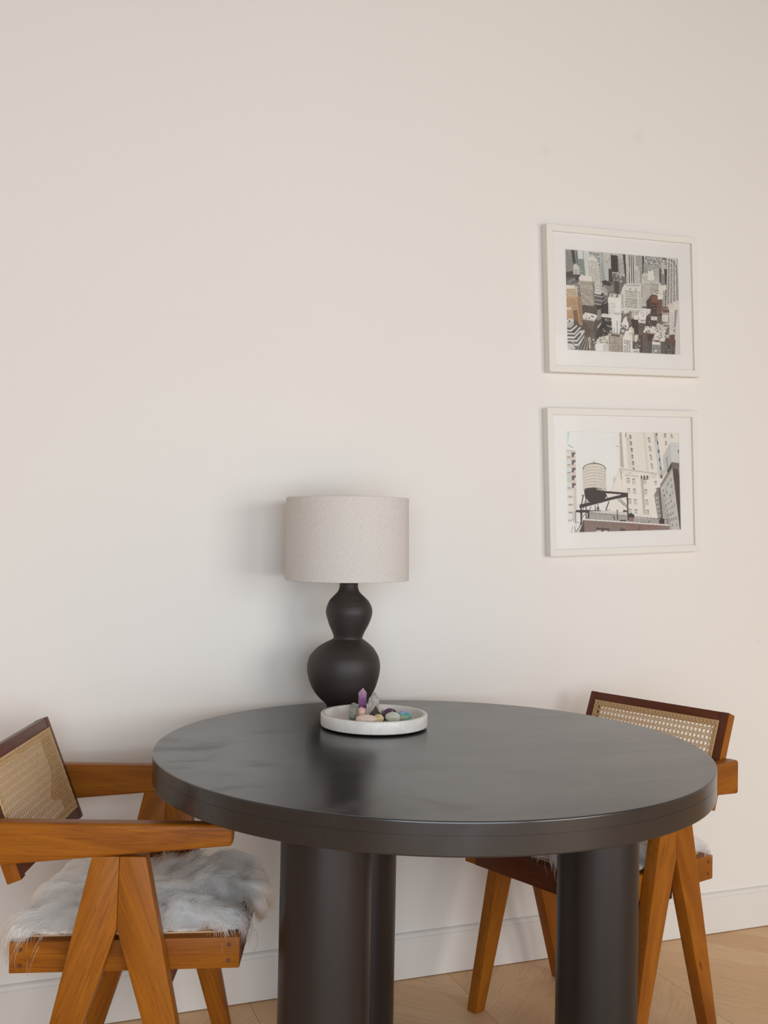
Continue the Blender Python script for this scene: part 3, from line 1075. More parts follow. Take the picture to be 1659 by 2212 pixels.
def q4(x0, y0, x1, y1):
    return [(x0, y0), (x1, y0), (x1, y1), (x0, y1)]


def paint_city():
    R = Raster([(138, 103), (1478, 210), (1488, 1358), (150, 1310)], 352, 264, (122, 114, 106))
    DK, LT, MD = (66, 56, 53), (222, 214, 204), (150, 143, 134)
    R.Rr(560, 100, 860, 420, (196, 188, 178))
    R.mottle(580, 120, 860, 260, 60, [(176, 166, 156), (206, 198, 188), (150, 140, 132)])
    R.Rr(1030, 120, 1370, 520, (168, 166, 158))
    R.mottle(1040, 150, 1350, 480, 260, [(120, 122, 118), (198, 194, 186), (146, 150, 146), (96, 96, 92), (214, 208, 198)], 8, 30)
    R.P([(130, 95), (208, 100), (226, 375), (135, 410)], (150, 146, 136)); R.W([(142, 130), (200, 130), (215, 370), (142, 370)], 5, 16, (108, 106, 100))
    R.P([(205, 100), (250, 105), (262, 280), (225, 260)], (76, 76, 76)); R.P([(245, 105), (284, 108), (300, 320), (262, 280)], (142, 140, 138))
    R.P([(262, 105), (272, 105), (286, 300), (276, 300)], (96, 96, 96))
    R.P([(275, 110), (350, 112), (372, 420), (305, 420)], (142, 166, 146)); R.P([(282, 120), (338, 120), (344, 220), (290, 220)], (208, 212, 208))
    R.W([(290, 225), (345, 225), (365, 415), (305, 415)], 3, 11, (92, 116, 98), 0.8, 0.5)
    R.P([(345, 112), (415, 118), (425, 440), (372, 430)], (208, 202, 200))
    R.P([(410, 115), (545, 130), (562, 620), (420, 600)], (206, 208, 202)); R.W([(414, 132), (540, 140), (558, 600), (424, 600)], 1, 30, (84, 88, 88), 0.96, 0.5, 0)
    R.P([(540, 125), (586, 130), (592, 470), (556, 470)], (196, 200, 194)); R.W([(542, 140), (584, 132), (590, 430), (556, 450)], 1, 18, (120, 124, 122), 0.9, 0.4, 0)
    R.P([(545, 262), (582, 266), (600, 480), (556, 480)], (158, 162, 158)); R.P([(580, 268), (636, 270), (642, 480), (600, 480)], (186, 192, 186))
    R.P([(640, 330), (680, 340), (690, 500), (640, 490)], (84, 76, 72))
    R.P([(665, 168), (748, 176), (756, 380), (672, 370)], (74, 65, 62)); R.P([(748, 178), (768, 186), (776, 400), (756, 400)], (188, 182, 174)); R.W(q4(750, 186, 774, 400), 1, 26, (92, 86, 82), 0.8, 0.5, 0)
    R.P([(762, 190), (812, 196), (832, 430), (770, 420)], (192, 186, 178)); R.W([(766, 210), (810, 215), (828, 425), (776, 415)], 4, 20, (128, 120, 114))
    R.P([(808, 150), (848, 155), (850, 440), (830, 420)], (80, 70, 67))
    R.P([(843, 150), (968, 160), (972, 520), (850, 515)], (214, 207, 198))
    for x in (880, 904, 927): R.P([(x, 160), (x + 11, 160), (x + 12, 510), (x + 1, 510)], (88, 82, 78), 3)
    R.W(q4(850, 170, 872, 505), 1, 32, (146, 138, 130), 0.6, 0.5); R.W(q4(944, 170, 964, 500), 1, 32, (146, 138, 130), 0.6, 0.5)
    R.P([(965, 160), (1045, 168), (1040, 520), (965, 520)], (178, 180, 172)); R.W(q4(968, 176, 1040, 500), 5, 30, (112, 116, 110), 0.7, 0.5)
    R.P([(938, 320), (960, 296), (985, 300), (1008, 350), (1010, 520), (940, 520)], (208, 200, 190)); R.W(q4(944, 340, 1006, 510), 4, 12, (142, 132, 122))
    R.P([(1043, 172), (1066, 175), (1058, 440), (1040, 430)], (86, 80, 78))
    R.P([(1058, 270), (1112, 280), (1110, 420), (1056, 420)], (168, 160, 150)); R.W(q4(1060, 290, 1108, 410), 2, 12, (138, 130, 122), 0.9, 0.4)
    R.P([(1195, 310), (1250, 330), (1262, 480), (1190, 470)], (182, 172, 160)); R.Rr(1250, 330, 1272, 500, (84, 76, 74)); R.P([(1275, 270), (1330, 290), (1340, 400), (1280, 400)], (196, 188, 178))
    R.P([(1310, 330), (1350, 340), (1340, 570), (1316, 560)], (82, 72, 70)); R.P([(1272, 390), (1316, 400), (1312, 530), (1268, 525)], (148, 142, 136)); R.W(q4(1276, 410, 1310, 520), 3, 8, (104, 98, 94))
    R.P([(1038, 400), (1060, 380), (1240, 430), (1250, 640), (1036, 660)], (206, 198, 186)); R.W(q4(1046, 420, 1240, 640), 14, 14, (150, 140, 128))
    R.P([(1108, 355), (1178, 362), (1184, 472), (1106, 470)], (222, 215, 205))
    R.P([(1036, 470), (1245, 495), (1330, 600), (1300, 770), (1036, 780)], (204, 196, 184)); R.W([(1042, 500), (1240, 520), (1230, 760), (1042, 760)], 13, 15, (138, 128, 118)); R.W([(1130, 490), (1238, 500), (1236, 640), (1128, 640)], 1, 9, (150, 138, 126), 0.9, 0.35, 0)
    R.P([(1240, 540), (1332, 520), (1330, 640), (1240, 620)], (222, 212, 198)); R.P([(1290, 590), (1325, 590), (1318, 780), (1285, 780)], (190, 180, 166)); R.W(q4(1288, 610, 1322, 770), 3, 12, (116, 104, 96)); R.P([(1324, 580), (1345, 560), (1336, 780), (1318, 780)], (62, 54, 54))
    R.P([(1352, 190), (1485, 205), (1490, 720), (1326, 780)], (228, 220, 210)); R.W([(1356, 196), (1480, 208), (1484, 700), (1330, 770)], 4, 38, (46, 36, 34), 0.78, 0.56, 0)
    # second row
    R.P([(410, 195), (440, 185), (480, 190), (512, 235), (522, 300), (545, 590), (470, 610), (392, 430), (395, 270)], (216, 209, 199)); R.W([(400, 240), (505, 240), (540, 580), (412, 580)], 7, 22, (128, 118, 108), 0.5, 0.6)
    R.P([(690, 390), (730, 380), (745, 470), (700, 520)], (108, 100, 96)); R.P([(702, 400), (760, 410), (785, 400), (782, 640), (704, 640)], (126, 120, 116)); R.P([(704, 480), (762, 490), (760, 640), (704, 640)], (84, 72, 70)); R.W(q4(708, 430, 756, 620), 5, 16, (96, 88, 84))
    R.P([(785, 440), (835, 430), (840, 520), (780, 610)], (120, 112, 106)); R.mottle(690, 370, 840, 480, 30, [(206, 198, 190), (90, 82, 78)])
    R.P([(556, 490), (600, 468), (680, 520), (650, 545), (580, 530)], (88, 66, 66)); R.P([(580, 528), (655, 545), (690, 520), (690, 600), (600, 640)], (150, 144, 136)); R.W(q4(592, 545, 682, 620), 7, 5, (96, 88, 82))
    R.P([(140, 380), (230, 365), (262, 470), (140, 530)], (92, 82, 76)); R.P([(150, 450), (245, 440), (258, 460), (150, 530)], (112, 104, 96)); R.L((160, 520), (260, 460), 5, (176, 170, 162)); R.L((160, 500), (250, 450), 5, (176, 170, 162))
    R.P([(228, 300), (260, 276), (296, 310), (306, 410), (230, 410)], (204, 198, 192)); R.W(q4(232, 350, 302, 405), 1, 4, (150, 144, 138), 0.9, 0.4); R.P([(240, 408), (306, 408), (300, 480), (256, 480)], (86, 76, 74))
    R.P([(200, 520), (300, 500), (310, 660), (265, 560)], (140, 134, 128)); R.mottle(190, 490, 310, 640, 24, [(206, 200, 190), (96, 90, 86)])
    R.P([(290, 445), (330, 400), (345, 418), (440, 425), (462, 500), (492, 790), (330, 790), (300, 500)], (190, 176, 156)); R.P([(292, 445), (330, 400), (345, 418), (440, 425), (448, 490), (300, 480)], (222, 214, 200))
    R.P([(448, 480), (468, 500), (494, 800), (462, 800)], (154, 138, 118)); R.W([(312, 490), (446, 500), (460, 780), (330, 780)], 9, 20, (122, 106, 90), 0.55, 0.55); R.W([(450, 490), (466, 510), (490, 780), (464, 780)], 2, 20, (110, 96, 82))
    R.P([(545, 550), (610, 560), (625, 660), (560, 620)], (196, 188, 178)); R.W(q4(550, 560, 612, 640), 4, 6, (138, 130, 122))
    R.P([(465, 600), (555, 612), (618, 700), (610, 930), (490, 930), (468, 660)], (106, 101, 98)); R.P([(465, 605), (560, 612), (545, 645), (470, 635)], (212, 206, 198)); R.P([(548, 640), (566, 620), (640, 760), (610, 930), (560, 760)], (86, 78, 75))
    for yy in (655, 705, 752): R.L((470, yy), (570, yy + 20), 7, (206, 200, 192)); R.L((570, yy + 20), (612, yy - 28), 6, (196, 190, 182))
    R.P([(500, 780), (640, 740), (640, 930), (500, 930)], (74, 66, 62))
    R.P([(325, 765), (460, 780), (495, 760), (500, 880), (430, 900), (330, 870)], (92, 78, 70)); R.W(q4(335, 790, 490, 870), 14, 4, (120, 106, 94)); R.L((325, 768), (462, 782), 6, (168, 158, 146))
    # tan tower
    R.P([(140, 540), (240, 535), (275, 560), (278, 670), (140, 680)], (214, 186, 152)); R.Rr(140, 535, 240, 575, (226, 214, 198)); R.W(q4(146, 580, 268, 660), 9, 4, (150, 110, 76))
    R.P([(140, 660), (300, 668), (318, 700), (334, 1010), (280, 1000), (140, 900)], (206, 158, 108)); R.P([(268, 672), (300, 668), (318, 700), (334, 1010), (290, 990)], (186, 136, 90)); R.P([(222, 840), (268, 830), (290, 1010), (235, 960)], (142, 98, 66))
    R.W([(146, 690), (262, 695), (280, 960), (146, 880)], 9, 16, (150, 104, 66), 0.5, 0.55); R.W([(276, 690), (312, 700), (330, 990), (292, 960)], 3, 18, (134, 90, 58))
    R.P([(140, 810), (205, 812), (212, 945), (140, 945)], (210, 156, 106)); R.Rr(140, 800, 205, 830, (224, 196, 164)); R.W(q4(148, 840, 204, 935), 5, 6, (166, 116, 74))
    # white blocks in the middle
    R.P([(800, 560), (830, 515), (1028, 520), (1032, 860), (1010, 960), (890, 960), (778, 850), (776, 640)], (216, 208, 197)); R.W([(784, 640), (812, 640), (812, 800), (784, 800)], 1, 14, (140, 130, 122), 0.8, 0.5, 0)
    R.W([(830, 592), (982, 596), (978, 808), (826, 792)], 1, 13, (138, 130, 122), 0.96, 0.5, 0); R.W(q4(990, 600, 1024, 810), 4, 13, (140, 130, 122)); R.W([(890, 825), (1005, 830), (1000, 950), (892, 950)], 2, 8, (136, 126, 118), 0.85, 0.5, 0)
    R.P([(846, 520), (1010, 524), (1008, 545), (850, 540)], (182, 176, 168)); R.W(q4(868, 566, 970, 584), 8, 1, (110, 102, 96), 0.5, 0.9, 0.3)
    R.P([(628, 690), (660, 628), (778, 640), (776, 880), (630, 880)], (228, 222, 214)); R.P([(640, 672), (664, 630), (772, 642), (756, 686)], (196, 188, 178)); R.P([(660, 668), (680, 636), (748, 644), (736, 680)], (120, 108, 98)); R.P([(676, 668), (690, 642), (728, 648), (716, 676)], (216, 210, 202))
    R.W([(636, 735), (716, 742), (712, 875), (640, 875)], 5, 9, (122, 112, 104), 0.35, 0.45)
    R.P([(545, 900), (560, 870), (690, 885), (690, 930), (560, 915)], (220, 214, 205)); R.P([(550, 915), (680, 925), (690, 1060), (600, 1040), (540, 1010)], (74, 62, 58)); R.mottle(560, 920, 680, 960, 14, [(196, 190, 182), (120, 112, 106)])
    R.P([(775, 880), (860, 860), (895, 830), (890, 1000), (790, 1000)], (112, 98, 88)); R.mottle(775, 820, 880, 930, 34, [(220, 214, 206), (80, 70, 66), (160, 150, 140)])
    R.P([(780, 1000), (810, 930), (835, 900), (870, 1000), (850, 1060)], (226, 220, 212)); R.mottle(770, 1000, 920, 1090, 60, [(222, 216, 208), (86, 76, 72), (150, 140, 130)], 8, 26)
    R.P([(880, 850), (905, 850), (900, 980), (876, 990)], (150, 120, 96))
    # brown building and the dark blocks right of the middle
    R.P([(1085, 720), (1150, 640), (1285, 650), (1275, 880), (1085, 900)], (96, 68, 60)); R.P([(1150, 655), (1225, 660), (1215, 740), (1140, 735)], (142, 86, 66)); R.P([(1215, 700), (1285, 690), (1275, 880), (1210, 880)], (140, 92, 74))
    R.W(q4(1100, 745, 1205, 880), 10, 11, (58, 44, 44), 0.5, 0.5); R.W(q4(1216, 710, 1276, 870), 6, 12, (86, 58, 50)); R.P([(1135, 625), (1290, 645), (1285, 695), (1225, 700), (1222, 650)], (226, 219, 210))
    R.mottle(1110, 750, 1270, 890, 60, [(176, 160, 148), (84, 60, 54)], 4, 9)
    R.P([(1270, 840), (1370, 800), (1372, 1000), (1270, 960)], (176, 160, 146)); R.Rr(1285, 820, 1365, 855, (122, 74, 62)); R.P([(1272, 880), (1345, 885), (1340, 960), (1270, 950)], (226, 219, 210)); R.W(q4(1282, 900, 1330, 945), 4, 2, (120, 110, 104), 0.4, 0.5)
    R.P([(1130, 880), (1275, 870), (1270, 1010), (1100, 1020)], (78, 62, 58)); R.W(q4(1215, 880, 1270, 990), 6, 8, (150, 126, 114)); R.P([(1140, 900), (1215, 905), (1210, 950), (1136, 945)], (212, 204, 192)); R.mottle(1100, 880, 1270, 1010, 30, [(206, 198, 188), (66, 56, 54)], 5, 16)
    R.P([(890, 940), (990, 900), (1050, 1100), (1000, 1140), (930, 1120)], (72, 58, 56)); R.P([(930, 890), (990, 885), (985, 940), (930, 940)], (224, 218, 210))
    R.P([(985, 860), (1040, 805), (1140, 815), (1120, 900), (1075, 960), (990, 930)], (226, 220, 211)); R.mottle(1000, 820, 1120, 900, 24, [(180, 168, 156), (206, 160, 130), (120, 110, 104)], 6, 18); R.P([(1080, 900), (1125, 860), (1110, 1010), (1065, 1020)], (84, 68, 64))
    R.P([(984, 935), (1078, 945), (1070, 985), (984, 975)], (216, 208, 196)); R.W(q4(1010, 940, 1072, 962), 5, 1, (62, 54, 52), 0.55, 0.7); R.P([(984, 975), (1070, 985), (1045, 1130), (990, 1120)], (126, 100, 90)); R.W(q4(990, 990, 1060, 1110), 4, 8, (78, 62, 58), 0.7, 0.5)
    # white column tower, lower middle
    R.P([(664, 890), (690, 848), (778, 862), (784, 900), (758, 1110), (672, 1100)], (226, 221, 214)); R.P([(690, 852), (772, 862), (764, 892), (684, 880)], (196, 190, 182))
    for j in range(7): R.Rr(726, 960 + j * 22, 738, 970 + j * 22, (64, 56, 54), 3)
    for j in range(3): R.Rr(690, 1040 + j * 22, 702, 1050 + j * 22, (64, 56, 54), 3)
    R.P([(580, 1040), (610, 1008), (672, 1018), (672, 1090), (590, 1080)], (142, 150, 142)); R.mottle(590, 1015, 670, 1080, 12, [(166, 172, 164), (116, 124, 116)])
    # left lower
    R.P([(330, 890), (420, 870), (500, 905), (545, 990), (440, 1200), (360, 1000)], (124, 108, 95)); R.P([(330, 900), (360, 860), (470, 880), (505, 900), (470, 955), (335, 930)], (224, 218, 208)); R.P([(335, 928), (470, 950), (468, 966), (335, 944)], (196, 188, 176)); R.mottle(345, 865, 460, 925, 12, [(120, 112, 104), (200, 192, 182)])
    R.W([(350, 960), (450, 975), (470, 1170), (400, 1120)], 9, 14, (94, 80, 70), 0.45, 0.5); R.P([(470, 960), (545, 930), (560, 990), (450, 1190), (440, 1100)], (104, 90, 80)); R.W([(475, 965), (540, 945), (530, 1010), (450, 1160)], 6, 12, (84, 72, 64))
    R.P([(500, 830), (540, 815), (550, 930), (500, 960)], (150, 142, 132)); R.P([(500, 1030), (540, 980), (542, 1000), (502, 1056)], (196, 188, 178))
    R.P([(545, 990), (680, 1050), (560, 1190), (440, 1210), (450, 1180)], (72, 61, 58)); R.mottle(560, 1050, 640, 1160, 30, [(196, 188, 178), (96, 86, 80), (66, 58, 56)], 8, 24)
    R.P([(325, 950), (360, 980), (430, 1070), (430, 1300), (380, 1310), (330, 1080)], (112, 86, 68)); R.P([(390, 1160), (415, 1150), (420, 1290), (398, 1290)], (196, 176, 146)); R.mottle(330, 970, 430, 1140, 26, [(140, 108, 84), (84, 64, 52)], 6, 16)
    R.P([(140, 940), (230, 940), (300, 1010), (390, 1130), (330, 1320), (140, 1320)], (96, 88, 82))
    R.P([(140, 960), (180, 935), (232, 945), (228, 1010), (190, 1048), (140, 1040)], (184, 180, 172)); R.P([(140, 960), (180, 938), (228, 946), (190, 985)], (216, 210, 202)); R.P([(168, 960), (186, 950), (190, 975), (176, 980)], (84, 78, 74))
    for (y0, xe, ye) in ((1068, 262, 1010), (1106, 300, 1030), (1148, 300, 1075), (1188, 330, 1100), (1236, 340, 1140)):
        R.P([(140, y0), (xe - 70, y0 + 4), (xe, ye), (xe + 6, ye + 18), (xe - 66, y0 + 24), (140, y0 + 20)], (218, 212, 204))
    R.P([(300, 1080), (348, 1070), (352, 1100), (310, 1130)], (208, 202, 194))
    for k in range(9): R.L((262 + k * 18, 1312), (352 + k * 7, 1130 + k * 9), 6, (186, 178, 168) if k % 2 == 0 else (74, 66, 62))
    R.P([(150, 1230), (220, 1240), (240, 1290), (210, 1320), (145, 1320)], (196, 190, 182)); R.mottle(150, 1200, 240, 1300, 16, [(110, 102, 96), (214, 208, 200)])
    # bottom middle
    R.P([(470, 1230), (520, 1150), (640, 1130), (640, 1330), (475, 1320)], (206, 198, 188)); R.P([(468, 1235), (560, 1220), (560, 1320), (472, 1316)], (226, 221, 214)); R.P([(540, 1180), (600, 1170), (610, 1220), (545, 1225)], (214, 202, 164)); R.mottle(440, 1140, 640, 1240, 40, [(224, 218, 210), (110, 102, 96), (176, 166, 154)], 8, 24)
    R.P([(420, 1200), (470, 1190), (470, 1310), (420, 1300)], (120, 110, 102)); R.mottle(420, 1190, 480, 1300, 14, [(216, 210, 202), (76, 68, 64)])
    R.P([(625, 1105), (800, 1120), (800, 1340), (630, 1330)], (186, 170, 148)); R.P([(660, 1115), (760, 1125), (760, 1150), (660, 1142)], (112, 90, 76)); R.W([(660, 1150), (795, 1160), (795, 1335), (660, 1330)], 8, 8, (112, 98, 84), 0.6, 0.5); R.W(q4(630, 1130, 655, 1320), 1, 9, (130, 112, 94))
    R.P([(800, 1150), (830, 1080), (930, 1060), (925, 1340), (800, 1340)], (226, 220, 211)); R.P([(865, 1060), (925, 1040), (928, 1120), (870, 1130)], (208, 194, 168)); R.W([(806, 1180), (890, 1190), (888, 1335), (806, 1330)], 3, 9, (92, 84, 78), 0.75, 0.5); R.P([(905, 1110), (930, 1100), (925, 1270), (905, 1270)], (186, 168, 140)); R.P([(866, 1070), (900, 1062), (908, 1090), (872, 1096)], (232, 226, 216))
    R.P([(915, 1200), (1000, 1190), (1005, 1290), (910, 1290)], (98, 86, 82)); R.P([(935, 1130), (985, 1120), (960, 1210), (935, 1200)], (216, 206, 186)); R.Rr(912, 1290, 992, 1345, (218, 210, 198)); R.W(q4(916, 1312, 985, 1335), 7, 1, (90, 82, 76), 0.5, 0.7); R.P([(985, 1130), (1040, 1120), (1040, 1340), (1000, 1340)], (86, 72, 68))
    R.mottle(930, 1110, 1000, 1290, 16, [(66, 58, 56), (196, 186, 172)], 6, 20)
    # bottom right
    R.P([(1040, 1090), (1075, 1015), (1245, 1030), (1240, 1130), (1150, 1150)], (226, 218, 208)); R.mottle(1060, 1010, 1260, 1110, 70, [(206, 170, 140), (226, 220, 212), (108, 92, 84), (176, 150, 130), (90, 60, 54)], 8, 26)
    R.P([(1042, 1095), (1150, 1110), (1145, 1345), (1042, 1340)], (118, 94, 84)); R.Rr(1046, 1098, 1095, 1125, (128, 64, 56)); R.W(q4(1050, 1130, 1140, 1335), 4, 11, (84, 68, 62), 0.65, 0.5); R.P([(1090, 1120), (1180, 1110), (1160, 1200), (1095, 1200)], (84, 46, 50)); R.P([(1095, 1190), (1150, 1190), (1148, 1345), (1095, 1345)], (92, 82, 78))
    R.P([(1150, 1180), (1165, 1140), (1245, 1150), (1250, 1350), (1140, 1350)], (170, 164, 158)); R.P([(1150, 1200), (1250, 1215), (1250, 1240), (1145, 1230)], (226, 220, 212)); R.P([(1175, 1140), (1235, 1150), (1232, 1185), (1172, 1180)], (216, 200, 176)); R.W(q4(1150, 1245, 1245, 1345), 4, 7, (96, 100, 104), 0.85, 0.6); R.P([(1170, 1186), (1230, 1190), (1230, 1206), (1172, 1200)], (116, 62, 54)); R.Rr(1178, 1302, 1202, 1322, (214, 214, 212))
    R.P([(1250, 1200), (1305, 1180), (1300, 1355), (1250, 1350)], (104, 90, 86)); R.P([(1250, 1130), (1310, 1120), (1305, 1200), (1250, 1200)], (222, 214, 204))
    R.P([(1200, 1000), (1300, 990), (1310, 1130), (1230, 1120)], (206, 196, 184)); R.mottle(1190, 980, 1380, 1150, 90, [(222, 214, 204), (140, 126, 116), (92, 80, 74), (206, 186, 164)], 8, 28)
    R.P([(1365, 770), (1430, 735), (1490, 690), (1490, 1120), (1365, 1110)], (216, 208, 197)); R.W([(1425, 830), (1470, 810), (1440, 1090), (1408, 1100)], 1, 17, (66, 58, 55), 0.85, 0.55, 0.05); R.W(q4(1375, 850, 1410, 1080), 2, 22, (150, 138, 128), 0.5, 0.5); R.P([(1345, 770), (1395, 740), (1430, 745), (1420, 810), (1350, 800)], (220, 196, 168)); R.P([(1430, 1110), (1456, 900), (1470, 820), (1490, 800), (1492, 1365), (1420, 1360)], (212, 203, 190))
    R.P([(1300, 1180), (1435, 1190), (1425, 1360), (1300, 1355)], (94, 84, 80)); R.Rr(1305, 1168, 1432, 1208, (116, 62, 56)); R.W(q4(1312, 1180, 1425, 1196), 6, 1, (176, 150, 138), 0.5, 0.3); R.W(q4(1305, 1215, 1425, 1350), 4, 4, (66, 58, 56), 0.82, 0.65); R.W(q4(1305, 1215, 1425, 1350), 4, 4, (178, 170, 164), 0.5, 0.15)
    R.P([(1370, 1130), (1420, 1120), (1420, 1175), (1375, 1170)], (128, 56, 54))
    return R


def paint_tank():
    R = Raster([(148, 135), (1493, 142), (1503, 1292), (163, 1333)], 352, 264, (226, 224, 220))
    BRN, DK, CRM = (122, 96, 86), (66, 50, 50), (226, 216, 203)
    # left apartment block
    R.P([(140, 345), (262, 360), (268, 1100), (262, 1340), (140, 1340)], (214, 190, 172), 4)
    for j in range(5):
        y = 372 + j * 91
        R.Rr(160, y, 212, y + 60, (206, 212, 208)); R.Rr(215, y + 12, 258, y + 66, (112, 78, 82)); R.Rr(240, y + 36, 262, y + 66, (214, 200, 188)); R.Rr(165, y + 62, 200, y + 70, (132, 118, 112), 3)
    for j in range(6): R.Rr(162, 830 + j * 93, 234, 894 + j * 93, (216, 216, 212)); R.Rr(180, 904 + j * 93, 216, 912 + j * 93, (120, 108, 104), 3)
    R.P([(165, 135), (200, 135), (180, 250), (168, 290)], (186, 214, 204), 3); R.L((172, 292), (230, 328), 12, (128, 186, 166)); R.P([(160, 640), (205, 640), (200, 720), (160, 720)], (176, 208, 190), 4)
    # cream high-rise
    R.P([(768, 130), (1500, 130), (1500, 700), (1200, 640), (790, 580), (772, 540)], CRM, 4)
    R.P([(772, 135), (800, 135), (822, 565), (780, 545)], (186, 172, 160)); R.P([(800, 135), (850, 135), (850, 590), (826, 560)], (232, 224, 213), 3)
    R.P([(850, 200), (890, 200), (940, 575), (880, 560)], (214, 203, 189), 3); R.W([(950, 150), (1040, 150), (1060, 560), (950, 560)], 5, 12, (206, 196, 184), 0.18, 0.4); R.P([(1050, 135), (1085, 135), (1120, 600), (1090, 600)], (214, 204, 190), 3)
    for j in range(6):
        y = 170 + j * 78
        R.P([(888 + j * 8, y), (914 + j * 7, y + 6), (916 + j * 7, y + 50), (892 + j * 8, y + 44)], (150, 138, 128)); R.L((890 + j * 8, y), (914 + j * 7, y + 6), 8, (74, 64, 60))
    for j in range(5):
        y = 200 + j * 103
        R.P([(1108 + j * 11, y), (1138 + j * 9, y + 4), (1146 + j * 9, y + 66), (1118 + j * 11, y + 60)], (190, 180, 168)); R.L((1108 + j * 11, y + 2), (1138 + j * 9, y + 6), 8, (84, 74, 70)); R.L((1134 + j * 9, y + 4), (1142 + j * 9, y + 60), 5, (130, 118, 110))
    R.P([(1188, 135), (1222, 135), (1290, 640), (1262, 700), (1236, 640)], (182, 176, 168)); R.P([(1188, 250), (1226, 250), (1262, 640), (1240, 640)], (196, 204, 202))
    for j in range(6): R.Rr(1214 + j * 10, 142 + j * 100, 1230 + j * 10, 180 + j * 100, (92, 80, 74))
    for j in range(2): R.Rr(1312 + j * 10, 148 + j * 92, 1338 + j * 8, 200 + j * 92, (168, 158, 148)); R.L((1312 + j * 10, 150 + j * 92), (1338 + j * 8, 150 + j * 92), 8, (84, 74, 70))
    R.P([(1385, 140), (1420, 140), (1416, 210), (1390, 200)], (206, 192, 176)); R.L((1400, 165), (1418, 205), 7, (110, 98, 90)); R.L((852, 142), (846, 196), 9, (96, 84, 78)); R.L((735, 305), (765, 310), 7, (150, 140, 132)); R.L((770, 250), (782, 262), 7, (120, 108, 100)); R.L((846, 196), (905, 252), 4, (166, 152, 140))
    # lower stage with cornice
    R.P([(662, 850), (768, 570), (1222, 620), (1262, 700), (1262, 1140), (640, 1110)], (229, 219, 206), 4)
    R.P([(765, 562), (1225, 622), (1222, 640), (768, 580)], (198, 186, 172)); R.W([(785, 590), (1010, 612), (1000, 650), (790, 640)], 12, 1, (204, 190, 176), 0.3, 0.8, 0); R.W([(830, 640), (1000, 655), (1000, 672), (830, 656)], 8, 1, (120, 106, 98), 0.35, 0.9, 0); R.W([(1115, 620), (1215, 632), (1215, 690), (1120, 680)], 5, 1, (196, 182, 168), 0.35, 0.9, 0)
    R.P([(772, 580), (792, 590), (800, 710), (782, 690)], (186, 172, 160))
    for k in range(3):
        R.P([(1020 + k * 35, 660), (1032 + k * 35, 642), (1042 + k * 35, 662), (1040 + k * 35, 700), (1022 + k * 35, 700)], (96, 78, 72))
    R.P([(1018, 690), (1050, 690), (1075, 1110), (1045, 1110)], (192, 178, 164)); R.L((1015, 672), (1125, 690), 6, (150, 134, 122))
    for col, (x, n) in enumerate(((852, 4), (920, 4), (1052, 4))):
        for j in range(n):
            xx, y = x + j * (7 if col < 2 else 10), 682 + j * 122 + col * 6
            R.Rr(xx, y, xx + 34, y + 66, (214, 206, 196)); R.L((xx, y + 3), (xx + 34, y + 5), 8, (78, 68, 64)); R.L((xx + 4, y), (xx + 6, y + 64), 4, (134, 122, 114)); R.L((xx + 31, y + 6), (xx + 33, y + 64), 5, (150, 138, 130)); R.L((xx + 2, y + 36), (xx + 32, y + 38), 4, (150, 140, 132))
    R.Rr(1188, 718, 1216, 760, (196, 186, 176)); R.L((1186, 720), (1216, 722), 8, (84, 74, 70))
    R.P([(690, 700), (715, 655), (720, 690), (700, 760)], (206, 190, 174)); R.L((664, 850), (768, 575), 4, (196, 180, 166)); R.L((795, 700), (805, 1050), 4, (206, 194, 180))
    # right-hand buildings
    R.P([(1295, 420), (1388, 248), (1500, 262), (1500, 520), (1400, 492), (1340, 600), (1300, 640)], (190, 190, 188), 4); R.P([(1388, 248), (1500, 262), (1500, 500), (1402, 492)], (204, 203, 201), 4); R.L((1395, 290), (1495, 305), 4, (170, 170, 168)); R.P([(1328, 470), (1350, 430), (1362, 540), (1342, 575)], (150, 170, 158)); R.L((1330, 468), (1350, 430), 6, (70, 66, 64)); R.Rr(1482, 340, 1492, 380, (80, 76, 74))
    R.P([(1180, 880), (1240, 770), (1280, 720), (1400, 490), (1500, 505), (1505, 1300), (1340, 1300), (1225, 1180)], (176, 166, 156), 8); R.P([(1252, 760), (1405, 540), (1408, 600), (1262, 800)], (150, 124, 112)); R.P([(1342, 590), (1400, 490), (1402, 560), (1350, 620)], (78, 62, 60))
    R.P([(1398, 488), (1500, 502), (1500, 560), (1408, 556)], (118, 98, 92)); R.P([(1408, 556), (1492, 566), (1498, 700), (1503, 1300), (1492, 1300)], (84, 60, 60), 10); R.P([(1480, 560), (1500, 560), (1500, 650), (1490, 640)], (150, 136, 130))
    R.P([(1262, 800), (1395, 600), (1408, 556), (1490, 1300), (1400, 1300)], (192, 188, 180), 10); R.W([(1270, 820), (1400, 640), (1470, 1270), (1370, 1270)], 4, 8, (124, 130, 128), 0.45, 0.5, 0.1); R.mottle(1270, 700, 1430, 1200, 60, [(214, 208, 198), (150, 144, 138), (166, 150, 138)], 6, 20)
    R.P([(1180, 880), (1240, 780), (1262, 1180), (1230, 1180)], (142, 124, 114)); R.W([(1192, 900), (1238, 880), (1252, 1150), (1225, 1150)], 2, 5, (176, 186, 184), 0.6, 0.6); R.P([(1238, 800), (1254, 800), (1284, 1180), (1266, 1180)], (84, 66, 64)); R.mottle(1190, 780, 1230, 830, 6, [(96, 86, 80)], 8, 16)
    R.L((1262, 560), (1306, 610), 6, (150, 140, 134)); R.L((1306, 600), (1280, 690), 6, (130, 120, 114)); R.P([(1222, 700), (1262, 690), (1255, 780), (1215, 800)], (226, 222, 216)); R.P([(1470, 800), (1500, 800), (1503, 1300), (1490, 1300)], (80, 58, 58))
